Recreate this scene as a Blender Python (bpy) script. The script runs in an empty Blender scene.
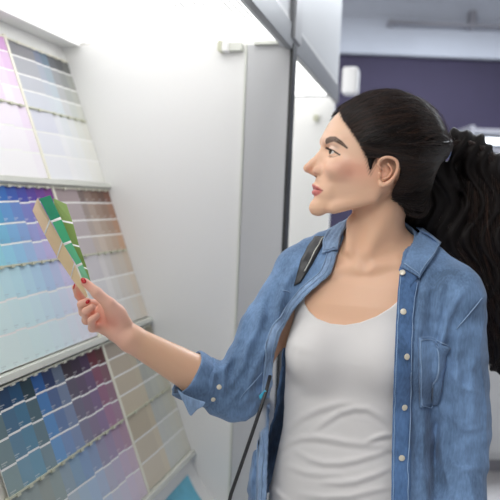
import bpy, math, random
import numpy as np
from mathutils import Vector

random.seed(7); rng = np.random.default_rng(7)
SC = bpy.context.scene
COL = SC.collection

# ------------------------------------------------------------------ camera, world, lights, exposure
F_PX = 650.0; PITCH = math.radians(4.4); ROLL = math.radians(2.3)
CAM = np.array([0.0, 0.0, 1.42])
_c, _s = math.cos(PITCH), math.sin(PITCH)
FW = np.array([0, _c, -_s]); U0 = np.array([0, _s, _c]); R0 = np.array([1.0, 0, 0])
RT = R0 * math.cos(ROLL) + U0 * math.sin(ROLL)
UP = -R0 * math.sin(ROLL) + U0 * math.cos(ROLL)
cd = bpy.data.cameras.new('camera'); cam = bpy.data.objects.new('camera', cd); COL.objects.link(cam)
cam.location = CAM
from mathutils import Matrix
m3 = Matrix(((RT[0], UP[0], -FW[0]), (RT[1], UP[1], -FW[1]), (RT[2], UP[2], -FW[2])))
cam.rotation_euler = m3.to_euler()
cd.sensor_width = 36; cd.sensor_fit = 'HORIZONTAL'; cd.lens = 36 * F_PX / 500
cd.clip_start = 0.05; cd.clip_end = 60
cd.dof.use_dof = True; cd.dof.focus_distance = 1.2; cd.dof.aperture_fstop = 3.6
SC.camera = cam

w = bpy.data.worlds.new('world'); SC.world = w; w.use_nodes = True
w.node_tree.nodes['Background'].inputs[0].default_value = (0.93, 0.96, 1.0, 1)
w.node_tree.nodes['Background'].inputs[1].default_value = 0.74
SC.view_settings.view_transform = 'Standard'; SC.view_settings.look = 'None'
SC.view_settings.gamma = 1; SC.view_settings.use_curve_mapping = False
SC.view_settings.exposure = 0.13

def area(name, loc, target, sx, sy, power, col=(1, 1, 1)):
    d = bpy.data.lights.new(name, 'AREA'); d.shape = 'RECTANGLE'; d.size = sx; d.size_y = sy
    d.energy = power; d.color = col
    o = bpy.data.objects.new(name, d); COL.objects.link(o); o.location = loc
    o.rotation_euler = (Vector(target) - Vector(loc)).to_track_quat('-Z', 'Y').to_euler()
    return o
area('ceiling_lamp_front', (-1.15, -0.35, 2.95), (0.15, 1.3, 1.2), 2.0, 1.4, 92, (1.0, 0.985, 0.96))
area('ceiling_lamp_far', (1.6, 4.2, 3.1), (1.6, 4.2, 0), 2.0, 1.2, 125, (0.9, 0.95, 1.0))
area('ceiling_lamp_aisle', (1.7, 1.6, 3.0), (0.4, 1.3, 1.2), 1.2, 1.6, 6, (1.0, 0.99, 0.97))

def ray(px, py): return FW + (px - 250) / F_PX * RT - (py - 250) / F_PX * UP
def P(px, py, Y):
    r = ray(px, py); return CAM + r * (Y / r[1])
def proj(p):
    d = np.asarray(p, float) - CAM; z = d @ FW
    return 250 + F_PX * (d @ RT) / z, 250 - F_PX * (d @ UP) / z
def hit(px, py, p0, n):
    r = ray(px, py); return CAM + r * (((np.asarray(p0) - CAM) @ n) / (r @ n))

# ------------------------------------------------------------------ materials
def srgb(r, g, b):
    f = lambda v: (v / 255 / 12.92) if v / 255 <= 0.04045 else ((v / 255 + 0.055) / 1.055) ** 2.4
    return (f(r), f(g), f(b))
class NT:
    def __init__(s, name):
        s.m = bpy.data.materials.new(name); s.m.use_nodes = True; s.t = s.m.node_tree
        s.b = s.t.nodes['Principled BSDF']; s.o = s.t.nodes['Material Output']
    def n(s, typ, **k):
        x = s.t.nodes.new(typ)
        for a, v in k.items(): setattr(x, a, v)
        return x
    def l(s, a, b): s.t.links.new(a, b)
def mat(name, col, rough=0.5, metal=0.0, spec=0.5, noise=0.0, scale=20, bump=0.0, bscale=200, sheen=0, alpha=1, coat=0):
    n = NT(name); b = n.b
    b.inputs['Base Color'].default_value = (*col, 1); b.inputs['Roughness'].default_value = rough
    b.inputs['Metallic'].default_value = metal; b.inputs['Specular IOR Level'].default_value = spec
    if sheen: b.inputs['Sheen Weight'].default_value = sheen
    if coat: b.inputs['Coat Weight'].default_value = coat
    tc = n.n('ShaderNodeTexCoord')
    if noise:
        t = n.n('ShaderNodeTexNoise'); t.inputs['Scale'].default_value = scale; t.inputs['Detail'].default_value = 4
        n.l(tc.outputs['Object'], t.inputs['Vector'])
        r = n.n('ShaderNodeMapRange'); r.inputs[1].default_value = .3; r.inputs[2].default_value = .7
        r.inputs[3].default_value = 1 - noise; r.inputs[4].default_value = 1 + noise
        n.l(t.outputs['Fac'], r.inputs[0])
        mx = n.n('ShaderNodeVectorMath', operation='SCALE'); mx.inputs[0].default_value = col
        n.l(r.outputs[0], mx.inputs['Scale']); n.l(mx.outputs[0], b.inputs['Base Color'])
    if bump:
        t = n.n('ShaderNodeTexNoise'); t.inputs['Scale'].default_value = bscale; t.inputs['Detail'].default_value = 3
        n.l(tc.outputs['Object'], t.inputs['Vector'])
        bp = n.n('ShaderNodeBump'); bp.inputs['Strength'].default_value = bump; bp.inputs['Distance'].default_value = .002
        n.l(t.outputs['Fac'], bp.inputs['Height']); n.l(bp.outputs[0], b.inputs['Normal'])
    return n.m
def attr_mat(name, rough=0.5, sss=0, spec=0.5, bump=0, bscale=300):
    n = NT(name); a = n.n('ShaderNodeAttribute', attribute_name='Col'); n.l(a.outputs['Color'], n.b.inputs['Base Color'])
    n.b.inputs['Roughness'].default_value = rough; n.b.inputs['Specular IOR Level'].default_value = spec
    if sss:
        n.b.inputs['Subsurface Weight'].default_value = sss
        n.b.inputs['Subsurface Radius'].default_value = (1.0, .35, .2); n.b.inputs['Subsurface Scale'].default_value = .006
    if bump:
        tc = n.n('ShaderNodeTexCoord'); t = n.n('ShaderNodeTexNoise'); t.inputs['Scale'].default_value = bscale
        n.l(tc.outputs['Object'], t.inputs['Vector'])
        bp = n.n('ShaderNodeBump'); bp.inputs['Strength'].default_value = bump; bp.inputs['Distance'].default_value = .001
        n.l(t.outputs['Fac'], bp.inputs['Height']); n.l(bp.outputs[0], n.b.inputs['Normal'])
    return n.m
def denim_mat(name, col, light=1.25, dark=.72):
    n = NT(name); tc = n.n('ShaderNodeTexCoord')
    n1 = n.n('ShaderNodeTexNoise'); n1.inputs['Scale'].default_value = 14; n1.inputs['Detail'].default_value = 5
    n2 = n.n('ShaderNodeTexNoise'); n2.inputs['Scale'].default_value = 260; n2.inputs['Detail'].default_value = 3
    mp = n.n('ShaderNodeMapping'); mp.inputs['Scale'].default_value = (1, 1, .25)
    n.l(tc.outputs['Object'], n1.inputs['Vector']); n.l(tc.outputs['Object'], mp.inputs['Vector']); n.l(mp.outputs[0], n2.inputs['Vector'])
    ad = n.n('ShaderNodeMath', operation='MULTIPLY_ADD'); ad.inputs[1].default_value = .45
    n.l(n2.outputs['Fac'], ad.inputs[0]); n.l(n1.outputs['Fac'], ad.inputs[2])
    r = n.n('ShaderNodeMapRange'); r.inputs[1].default_value = .5; r.inputs[2].default_value = .95
    r.inputs[3].default_value = dark; r.inputs[4].default_value = light
    n.l(ad.outputs[0], r.inputs[0])
    mx = n.n('ShaderNodeVectorMath', operation='SCALE'); mx.inputs[0].default_value = col
    n.l(r.outputs[0], mx.inputs['Scale']); n.l(mx.outputs[0], n.b.inputs['Base Color'])
    bp = n.n('ShaderNodeBump'); bp.inputs['Strength'].default_value = .35; bp.inputs['Distance'].default_value = .001
    n.l(n2.outputs['Fac'], bp.inputs['Height']); n.l(bp.outputs[0], n.b.inputs['Normal'])
    n.b.inputs['Roughness'].default_value = .85; n.b.inputs['Specular IOR Level'].default_value = .2
    n.b.inputs['Sheen Weight'].default_value = .15
    return n.m

M = {}
M['panel'] = mat('white_laminate', srgb(240, 240, 239), .45)
M['rackboard'] = mat('rack_board', srgb(232, 230, 222), .5)
M['grey'] = mat('grey_panel', srgb(196, 197, 199), .35)
M['darkgrey'] = mat('dark_grey_trim', srgb(138, 140, 144), .4, .0)
M['black'] = mat('black_edge', srgb(38, 40, 42), .4)
M['lightgrey'] = mat('light_grey_board', srgb(206, 208, 210), .5)
M['silver'] = mat('satin_silver', srgb(214, 216, 208), .35, .0)
M['cream'] = mat('cream_plastic', srgb(238, 236, 220), .4)
M['olive'] = mat('olive_tab', srgb(200, 201, 180), .4)
M['strip'] = attr_mat('painted_card', .55)
M['floor'] = mat('floor_tile', srgb(196, 194, 196), .25, noise=.05, scale=3)
M['wall'] = mat('store_wall', srgb(205, 206, 208), .8)
M['ceil'] = mat('ceiling_paint', srgb(215, 216, 218), .8)
M['purple'] = mat('purple_wall', srgb(46, 40, 68), .7, noise=.15, scale=1.2)
M['soffit'] = mat('pale_blue_soffit', srgb(186, 192, 204), .7, noise=.05, scale=2)
M['skin'] = attr_mat('skin', .42, sss=.12, spec=.4, bump=.06, bscale=900)
M['denim'] = denim_mat('denim', srgb(106, 134, 170), 1.4, .6)
M['denim_in'] = denim_mat('denim_edge', srgb(136, 162, 196), 1.3, .7)
M['denim_d'] = denim_mat('denim_band', srgb(86, 118, 162), 1.35, .62)
M['stitch'] = mat('stitching', srgb(146, 172, 204), .8)
M['tank'] = mat('white_jersey', srgb(219, 217, 217), .85, spec=.15, bump=.08, bscale=700, sheen=.1)
M['jeans'] = denim_mat('dark_jeans', srgb(42, 48, 66))
M['hair'] = mat('dark_hair', srgb(22, 17, 16), .6, spec=.2)
M['strand'] = attr_mat('hair_strand', .30, spec=.6)
M['button'] = mat('pearl_button', srgb(216, 210, 192), .25, coat=.4)
M['leather'] = mat('black_leather', srgb(40, 41, 44), .38, noise=.1)
M['nail'] = mat('red_nail_varnish', srgb(196, 16, 30), .12, coat=.6)
M['eyewhite'] = None
M['lash'] = mat('eyelash', srgb(20, 14, 12), .6)
M['blue'] = mat('blue_print', srgb(110, 192, 218), .4, noise=.2, scale=12)
M['cyan'] = mat('cyan_tag', srgb(70, 190, 225), .4)
M['tie'] = mat('hair_tie', srgb(150, 170, 225), .4)
M['shoe'] = mat('shoe', srgb(225, 225, 225), .5)
M['metalbar'] = mat('grey_metal', srgb(150, 150, 158), .4, .2)
def emis(name, col, s, stripes=0, base=(.9, .9, .9)):
    n = NT(name); n.b.inputs['Base Color'].default_value = (*base, 1)
    n.b.inputs['Emission Color'].default_value = (*col, 1); n.b.inputs['Emission Strength'].default_value = s
    return n.m
M['diffuser'] = emis('lit_diffuser', (1, .995, .98), 2.1, base=(.4, .4, .4))
M['rib_shade'] = emis('diffuser_rib_shade', (1, .995, .98), .4, base=(.3, .3, .3))  # dimmer copy of the diffuser, its weaker glow paints the shading between ribs
M['lamp'] = emis('bright_lamp', (.85, .93, 1), 2.2)

# ------------------------------------------------------------------ mesh helpers
def mesh_obj(name, V, Fc, material, parent=None, smooth=False, cols=None, face_cols=None):
    me = bpy.data.meshes.new(name)
    V = np.asarray(V, dtype=np.float64)
    if parent is not None:
        V = V - np.array(parent['_o']) if '_o' in parent else V
    Fa = [tuple(int(i) for i in f) for f in Fc] if not isinstance(Fc, np.ndarray) else Fc
    if isinstance(Fa, np.ndarray):
        nf, k = Fa.shape
        me.vertices.add(len(V)); me.vertices.foreach_set('co', V.ravel())
        me.loops.add(nf * k); me.loops.foreach_set('vertex_index', Fa.ravel().astype(np.int32))
        me.polygons.add(nf); me.polygons.foreach_set('loop_start', np.arange(0, nf * k, k, dtype=np.int32))
        me.update(calc_edges=True)
    else:
        me.from_pydata([tuple(v) for v in V], [], Fa)
    if cols is not None:
        a = me.color_attributes.new('Col', 'FLOAT_COLOR', 'POINT')
        a.data.foreach_set('color', np.hstack([cols, np.ones((len(cols), 1))]).astype(np.float32).ravel())
    if face_cols is not None:
        a = me.color_attributes.new('Col', 'FLOAT_COLOR', 'CORNER')
        out = []
        for p, c in zip(me.polygons, face_cols): out += [(*c, 1)] * p.loop_total
        a.data.foreach_set('color', np.array(out, dtype=np.float32).ravel())
    mats = material if isinstance(material, list) else [material]
    for m_ in mats: me.materials.append(m_)
    me.validate()
    if smooth: me.polygons.foreach_set('use_smooth', [True] * len(me.polygons))
    me.update()
    o = bpy.data.objects.new(name, me); COL.objects.link(o)
    if parent is not None: o.parent = parent
    return o
def empty(name, loc):
    o = bpy.data.objects.new(name, None); COL.objects.link(o); o.location = tuple(loc)
    o['_o'] = [float(x) for x in loc]; return o
def tag(o, label=None, cat=None, group=None, kind=None):
    if label: o['label'] = label
    if cat: o['category'] = cat
    if group: o['group'] = group
    if kind: o['kind'] = kind
    return o
class MB:
    def __init__(s): s.V = []; s.F = []; s.C = []
    def add(s, V, F, c=None):
        k = len(s.V); s.V += [tuple(v) for v in V]; s.F += [tuple(i + k for i in f) for f in F]; s.C += [c] * len(F)
    def box(s, o, ax, ay, az, x, y, z, c=None):
        """box spanning x=(x0,x1) along ax etc from origin o"""
        V = [np.asarray(o) + ax * X + ay * Y + az * Z_ for Z_ in z for Y in y for X in x]
        s.add(V, [(0, 2, 3, 1), (4, 5, 7, 6), (0, 1, 5, 4), (2, 6, 7, 3), (0, 4, 6, 2), (1, 3, 7, 5)], c)
    def prism(s, pts, d):
        """closed outline pts (3d list) swept by vector d"""
        n = len(pts); V = [np.asarray(p) for p in pts] + [np.asarray(p) + d for p in pts]
        s.add(V, [tuple(range(n))[::-1], tuple(range(n, 2 * n))] + [(i, (i + 1) % n, n + (i + 1) % n, n + i) for i in range(n)])
    def tube(s, pts, r, n=8):
        pts = [np.asarray(p, float) for p in pts]; rs = r if hasattr(r, '__len__') else [r] * len(pts)
        V = []; F = []
        t0 = pts[1] - pts[0]; a = np.cross(t0, [0, 0, 1.0]); 
        if np.linalg.norm(a) < 1e-6: a = np.array([1.0, 0, 0])
        a /= np.linalg.norm(a)
        for i, p in enumerate(pts):
            t = pts[min(i + 1, len(pts) - 1)] - pts[max(i - 1, 0)]; t /= np.linalg.norm(t)
            a = a - t * (a @ t); a /= np.linalg.norm(a); b = np.cross(t, a)
            for k in range(n):
                an = 2 * math.pi * k / n; V.append(p + (a * math.cos(an) + b * math.sin(an)) * rs[i])
        for i in range(len(pts) - 1):
            for k in range(n):
                F.append((i * n + k, i * n + (k + 1) % n, (i + 1) * n + (k + 1) % n, (i + 1) * n + k))
        F.append(tuple(range(n))[::-1]); F.append(tuple((len(pts) - 1) * n + k for k in range(n)))
        s.add(V, F)
    def build(s, name, material, parent=None, smooth=False, bevel=0, colors=False):
        o = mesh_obj(name, s.V, s.F, material, parent, smooth, face_cols=s.C if colors else None)
        if bevel:
            b = o.modifiers.new('bevel', 'BEVEL'); b.width = bevel; b.segments = 2; b.limit_method = 'ANGLE'
        return o
X_, Y_, Z_ = np.eye(3)

# ------------------------------------------------------------------ room shell
def struct(name, mb, m): return tag(mb.build(name, m), kind='structure')
b = MB(); b.box((0, 0, 0), X_, Y_, Z_, (-3, 5), (-3, 7), (-.1, 0)); struct('floor', b, M['floor'])
b = MB(); b.box((0, 0, 0), X_, Y_, Z_, (-3, 5), (-3, 7), (3.6, 3.7)); struct('ceiling', b, M['ceil'])
b = MB(); b.box((0, 0, 0), X_, Y_, Z_, (-3.1, -3), (-3, 7), (0, 3.6)); struct('wall_left', b, M['wall'])
b = MB(); b.box((0, 0, 0), X_, Y_, Z_, (-3, 5), (-3.1, -3), (0, 3.6)); struct('wall_front', b, M['wall'])
b = MB(); b.box((0, 0, 0), X_, Y_, Z_, (5, 5.1), (-3, 7), (0, 3.6)); struct('wall_right', b, M['wall'])
zt = P(430, 57, 6.0)[2]
b = MB(); b.box((0, 0, 0), X_, Y_, Z_, (-3, 5), (6.05, 6.2), (0, 3.6)); struct('wall_back', b, M['purple'])
b = MB(); b.box((0, 0, 0), X_, Y_, Z_, (-3, 5), (5.97, 6.05), (zt, 3.6)); struct('trim_1', b, M['soffit'])

# rail on the soffit
b = MB(); a0 = P(388, 22, 5.88); a1 = P(560, 25, 5.88); a1[2] = a0[2]
ro = empty('wall_rail', ((a0[0] + a1[0]) / 2, 5.9, a0[2]))
b2 = MB(); b2.tube([a0, a1], .017, 10); b2.build('bar', M['metalbar'], ro, smooth=True)
for px, up_ in ((392, .02), (473, .13), (545, .02)):
    q = P(px, 22, 5.88); b = MB(); b.box((q[0], 5.87, a0[2]), X_, Y_, Z_, (-.025, .025), (0, .11), (-.02, up_)); b.build('bracket', M['metalbar'], ro)
tag(ro, 'long thin grey rail mounted along the pale soffit above the purple wall', 'rail')

# lit shelf at right behind the ponytail
so = empty('display_shelf', P(520, 300, 4.6) * [1, 1, 0])
b = MB(); q = P(472, 160, 4.6); x0 = q[0]; zs = P(480, 152, 4.6)[2]; zl = P(480, 133, 4.6)[2]
b.box((x0, 4.55, 0), X_, Y_, Z_, (0.0, .9), (.42, .45), (0, zl + .05)); b.build('back_panel', M['soffit'], so)
b = MB(); b.box((x0, 4.55, 0), X_, Y_, Z_, (.0, .9), (0.03, .42), (zs, zs + .03)); b.build('shelf', M['metalbar'], so)
b = MB(); b.box((x0, 4.55, 0), X_, Y_, Z_, (.0, .9), (0.03, .42), (zl, zl + .03)); b.build('top', M['metalbar'], so)
b = MB(); b.box((x0, 4.55, 0), X_, Y_, Z_, (.02, .88), (0.05, .10), (zs + .06, zs + .10)); b.build('light_tube', M['lamp'], so)
b = MB(); b.box((x0, 4.55, 0), X_, Y_, Z_, (-.03, 0), (0.03, .45), (0, zl + .05)); b.box((x0, 4.55, 0), X_, Y_, Z_, (.9, .93), (0.03, .45), (0, zl + .05)); b.build('side_panel', M['metalbar'], so)
tag(so, 'tall shelf unit with a bright light tube, partly behind the ponytail', 'shelf')
co = empty('sales_counter', P(520, 450, 3.4) * [1, 1, 0])
zc = P(490, 345, 3.4)[2]; x0 = P(440, 400, 3.4)[0]
b = MB(); b.box((x0, 3.4, 0), X_, Y_, Z_, (0, 1.6), (0, .55), (.08, zc - .04)); b.build('body', M['lightgrey'], co, bevel=.006)
b = MB(); b.box((x0, 3.4, 0), X_, Y_, Z_, (-.03, 1.63), (-.03, .58), (zc - .04, zc)); b.build('worktop', M['soffit'], co, bevel=.006)
b = MB(); b.box((x0, 3.4, 0), X_, Y_, Z_, (.03, 1.57), (.04, .5), (0, .08)); b.build('plinth', M['metalbar'], co)
for k in range(3):
    b = MB(); b.box((x0, 3.4, 0), X_, Y_, Z_, (.04 + k * .52, .52 + k * .52), (-.018, 0), (.12, zc - .08)); d = b.build('door', M['lightgrey'], co, bevel=.004)
tag(co, 'pale grey low counter in the background right of the woman', 'counter')

# ------------------------------------------------------------------ paint chip display
TH = math.radians(15)
L = np.array([math.sin(TH), math.cos(TH), 0]); W = np.array([math.cos(TH), -math.sin(TH), 0])
P0 = P(250, 42, 1.95); P0[2] = 0
ZT = 1.884; WF = .125
LA = -1.6; LB = 1.0
def D3(l, w_, z): return P0 + L * l + W * w_ + Z_ * z
RD = W * .382 - Z_; RD /= np.linalg.norm(RD)
RN = np.cross(L, RD); RN /= np.linalg.norm(RN)
if RN @ W < 0: RN = -RN
def RK(l, s, n=0): return D3(l, -.628, ZT) + RD * s + RN * n
wb = lambda z: -.628 + .382 * (ZT - z)

disp = empty('paint_display_unit', D3(-.8, -.3, 0))
# side panel with coved foot
def side_panel(l0, l1, name):
    b = MB(); pts = [D3(l0, -.70, 0), D3(l0, WF - .005, 0), D3(l0, WF - .005, ZT), D3(l0, -.70, ZT)]
    b.prism(pts, L * (l1 - l0)); return b.build(name, M['panel'], disp)
side_panel(0, .035, 'side_panel'); side_panel(LA - .035, LA, 'side_panel')
zs0 = .575
# wing post facing the aisle
b = MB(); b.box(D3(-.012, 0, 0), W, L, Z_, (-.004, WF), (0, .012), (0, ZT - .012)); b.build('wing_panel', M['grey'], disp, bevel=.002)
b = MB(); b.box(D3(-.012, 0, 0), W, L, Z_, (-.010, -.004), (-.002, .012), (0, ZT - .012)); b.build('wing_edge', M['silver'], disp)
b = MB(); b.box(D3(-.014, 0, 0), W, L, Z_, (WF, WF + .009), (0, .05), (0, ZT - .012)); b.build('black_trim', M['black'], disp)
# back board (leaning)
b = MB(); b.box(RK(0, 0), L, RD, RN, (LA, 0), (-.02, 1.36), (-.03, -.004)); b.build('back_board', M['rackboard'], disp)
# header over the strips
b = MB(); b.box(RK(0, 0), L, RD, RN, (LA, 0), (-.01, .05), (-.004, .004)); b.build('header', M['panel'], disp)
# seams
for l in (-.3225, -.3225 - .64, -.3225 - 1.12):
    b = MB(); b.box(RK(0, 0), L, RD, RN, (l - .005, l + .005), (.05, 1.355), (-.004, .012)); b.build('divider', M['cream'], disp, bevel=.001)
# ledges
for s0, s1 in ((.462, .486), (.904, .928)):
    b = MB(); b.prism([RK(LA, s0, -.003), RK(LA, s0 + .006, .022), RK(LA, s1 - .004, .022), RK(LA, s1, -.003)], L * (-LA)); b.build('ledge', M['silver'], disp, bevel=.001)
# holder rails with tabs
strip_ls = [(-.316 + .105 * 0, -.316 + .108)] + [(-.208 + i * .0405, -.208 + (i + 1) * .0405) for i in range(5)]
left_ls = [(-.330 - (i + 1) * .0405, -.330 - i * .0405) for i in range(12)]
TIERS = [  # top s, band ends (upper strip), band ends (lower strip)
    dict(u=[.060, .104, .158, .205, .258], lo=[.258, .325, .392, .460]),
    dict(u=[.488, .530, .583, .632, .684], lo=[.684, .760, .831, .902]),
    dict(u=[.932, .978, 1.028, 1.081, 1.137], lo=[1.137, 1.209, 1.272, 1.342])]
for t in TIERS:
    for s0, amp in ((t['u'][0], 1), (t['lo'][0], 1)):
        b = MB(); b.box(RK(0, 0), L, RD, RN, (LA, -.002), (s0 - .003, s0 + .001), (-.004, .0105))
        for (l0, l1) in strip_ls + left_ls:
            m_ = (l0 + l1) / 2
            b.box(RK(m_, s0, 0), L, RD, RN, (-.006, .006), (-.003, .004), (.008, .0125))
        b.build('holder_rail', M['olive'] if s0 == t['lo'][0] else M['cream'], disp)
# bottom lip, tray, base cabinet
b = MB(); b.box(RK(0, 0), L, RD, RN, (LA, -.002), (1.345, 1.36), (-.03, .022)); b.build('bottom_lip', M['silver'], disp, bevel=.002)
TP = [(-.150, .622), (-.125, .575), (-.100, .532), (-.075, .500), (-.045, .474), (-.010, .456), (.03, .446), (.10, .440)]
b = MB(); b.prism([D3(LA, w_, z) for w_, z in TP] + [D3(LA, w_, z - .012) for w_, z in TP[::-1]], L * (-LA)); b.build('base_tray', M['panel'], disp)
b = MB(); b.box(D3(0, 0, 0), L, W, Z_, (LA, 0), (-.6, .06), (0.0, .425)); b.build('base_cabinet', M['panel'], disp)
b = MB(); b.box(D3(0, 0, 0), L, W, Z_, (LA, 0), (-.72, -.70), (0, 2.3)); b.build('rear_panel', M['panel'], disp)
# canopy: ribbed luminous diffuser, closed housing, fascia, post
def ribbed(l0, l1, w0, w1, z, name, parent, pitch=.018):
    n = int((w1 - w0) / pitch); V = []; Fc = []
    for i in range(n + 1):
        for k, (dw, dz) in enumerate(((0, 0), (.45, .007), (.65, .0))):
            ww = w0 + (i + dw) * pitch
            if ww > w1: ww = w1
            V += [D3(l0, ww, z + dz), D3(l1, ww, z + dz)]
    m_ = len(V) // 2
    for j in range(m_ - 1): Fc.append((2 * j, 2 * j + 1, 2 * j + 3, 2 * j + 2))
    o = mesh_obj(name, V, Fc, [M['diffuser'], M['rib_shade']], parent)
    for j, p_ in enumerate(o.data.polygons): p_.material_index = 1 if j % 3 == 2 else 0
    return o
ribbed(LA, -.012, -.56, .10, ZT + .004, 'light_diffuser', disp)
b = MB(); b.box(D3(0, 0, 0), L, W, Z_, (LA, LB), (-.72, WF), (ZT + .03, ZT + .06)); b.build('canopy_top', M['panel'], disp)
b = MB(); b.box(D3(0, 0, 0), L, W, Z_, (LA, 0), (-.70, -.555), (ZT - .004, ZT + .03)); b.build('canopy_rear_board', M['panel'], disp)
b = MB(); b.box(D3(0, 0, 0), L, W, Z_, (LA, LB), (WF - .012, WF + .006), (ZT - .028, ZT + .042)); b.build('fascia_trim', M['darkgrey'], disp, bevel=.002)
b = MB(); b.box(D3(0, 0, 0), L, W, Z_, (LA, LB), (WF - .016, WF), (ZT + .042, 2.75)); b.build('fascia', M['lightgrey'], disp)
b = MB(); b.box(D3(0, 0, 0), L, W, Z_, (-.02, .075), (WF - .02, WF + .014), (ZT + .0, 2.75)); b.build('fascia_post', M['grey'], disp, bevel=.003)
b = MB(); b.box(D3(0, 0, 0), L, W, Z_, (-.032, -.02), (WF - .02, WF + .010), (ZT + .0, 2.75)); b.build('fascia_joint', M['darkgrey'], disp)
b = MB(); b.box(D3(0, 0, 0), L, W, Z_, (LA, -.0), (.098, WF - .012), (ZT - .02, ZT + .02)); b.build('canopy_rail', M['lightgrey'], disp)
# small clip under the canopy
q = hit(222, 46, D3(-.02, 0, 0), L); wq = (q - P0) @ W
b = MB(); b.box(D3(-.02, wq, q[2]), W, L, Z_, (-.010, .002), (-.012, .02), (-.016, .014)); b.build('clip', M['olive'], disp)
b = MB(); b.box(D3(-.02, wq, q[2]), W, L, Z_, (.003, .022), (-.014, .02), (-.018, .016)); b.build('clip', M['panel'], disp, bevel=.003)
b = MB(); b.box(D3(-.02, wq, q[2]), W, L, Z_, (.022, .060), (-.004, .02), (-.014, .008)); b.build('bracket', M['silver'], disp)
b = MB(); b.box(D3(-.02, WF, ZT - .016), W, L, Z_, (-.105, -.005), (-.010, .02), (0, .010)); b.build('bracket', M['silver'], disp)
tag(disp, 'white lit paint colour display with leaning racks in front of the woman', 'display')

# neighbouring bay
nb = empty('neighbouring_display_bay', D3(.55, -.3, 0))
b = MB(); b.prism([D3(LB, -.70, 0), D3(LB, WF - .012, 0), D3(LB, WF - .012, ZT), D3(LB, -.70, ZT)], L * .035); b.build('side_panel', M['panel'], nb)
ribbed(.04, LB, -.56, .10, ZT + .004, 'light_diffuser', nb)
b = MB(); b.box(RK(0, 0), L, RD, RN, (.04, LB), (-.02, 1.36), (-.03, -.004)); b.build('back_board', M['rackboard'], nb)
b = MB(); b.box(D3(0, 0, 0), L, W, Z_, (.04, LB), (-.6, .06), (0.0, .575)); b.build('base_cabinet', M['panel'], nb)
q = hit(317, 118, D3(LB - .02, 0, 0), L); wq = (q - P0) @ W
b = MB(); b.box(D3(LB - .02, wq, q[2]), W, L, Z_, (-.014, .006), (-.012, .02), (-.012, .012)); b.build('clip', M['olive'], nb)
tag(nb, 'next white display bay beyond the grey post, seen past the black edge', 'display')
# white box sign at the canopy end, beyond the neighbour
q = P(350, 78, 3.15)
b = MB(); b.box(q, W, L, Z_, (-.04, .035), (0, .1), (-.07, .055)); o = b.build('white_box_sign', M['panel'], bevel=.012)
b = MB(); b.box(q, W, L, Z_, (-.012, .012), (.1, .13), (-.02, .02)); 
tag(o, 'small white box high up beyond the end of the display canopy', 'box')

# blue leaflet on the tray
b = MB(); q = [D3(0, w_, z + .003) for w_, z in TP[1:5]]
V = [p_ + L * l for p_ in q for l in (-.27, -.065)]; V += [v_ + Z_ * .0015 for v_ in V]
b.add(V, [(0, 1, 3, 2), (2, 3, 5, 4), (4, 5, 7, 6), (8, 10, 11, 9), (10, 12, 13, 11), (12, 14, 15, 13), (0, 8, 9, 1), (6, 7, 15, 14), (0, 2, 10, 8), (2, 4, 12, 10), (4, 6, 14, 12), (1, 9, 11, 3), (3, 11, 13, 5), (5, 13, 15, 7)])
o = b.build('leaflet', M['blue'])
tag(o, 'blue printed leaflet lying on the base tray at bottom left', 'leaflet')

# ------------------------------------------------------------------ paint strips
def lerp(a, b_, t): return tuple(a[i] + (b_[i] - a[i]) * t for i in range(3))
WHITE = srgb(246, 246, 244)
def strip(l0, l1, ss, cols, dash, name='paint_strip', tilt=.10):
    """one card: bands between the s values in ss, white gap line under each band"""
    wd = (l1 - l0) * 1.10; o0 = RK(l0, 0, .004)
    ax = L * math.cos(tilt) + RN * math.sin(-tilt) * -1; ax /= np.linalg.norm(ax)
    ay = RD; az = np.cross(ax, ay); az = az if az @ RN > 0 else -az
    b = MB(); th = .0012
    def quad(x0, x1, y0, y1, z, c):
        b.add([o0 + ax * x + ay * y + az * z for x, y in ((x0, y0), (x1, y0), (x1, y1), (x0, y1))], [(0, 3, 2, 1)], c)
    b.box(o0, ax, ay, az, (0, wd), (ss[0], ss[-1]), (-th, 0), WHITE)
    g = .0045
    for k in range(len(ss) - 1):
        y0, y1 = ss[k], ss[k + 1] - (g if k < len(ss) - 2 else .001)
        quad(.0006, wd - .0003, y0, y1, .0003, cols[k])
        if dash:
            dc = lerp(cols[k], WHITE, .36) if sum(cols[k]) < 1.3 else lerp(cols[k], (.3, .3, .35), .22)
            yb = y1 - .010
            for j in range(2 if wd > .06 else 1):
                quad(.005 + j * .05, .005 + j * .05 + .017, yb, yb + .0025, .0005, dc)
                quad(.005 + j * .05, .005 + j * .05 + .011, yb + .0045, yb + .0062, .0005, dc)
    return b, o0
def S(*c): return srgb(*c)
def grad(c0, c1, n): return [lerp(c0, c1, i / (n - 1)) for i in range(n)]
def mixs(a, b_, n, pw=1.0):
    a = np.array(a, float); b_ = np.array(b_, float)
    return [S(*(a + (b_ - a) * (i / (n - 1)) ** pw)) for i in range(n)]
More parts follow.
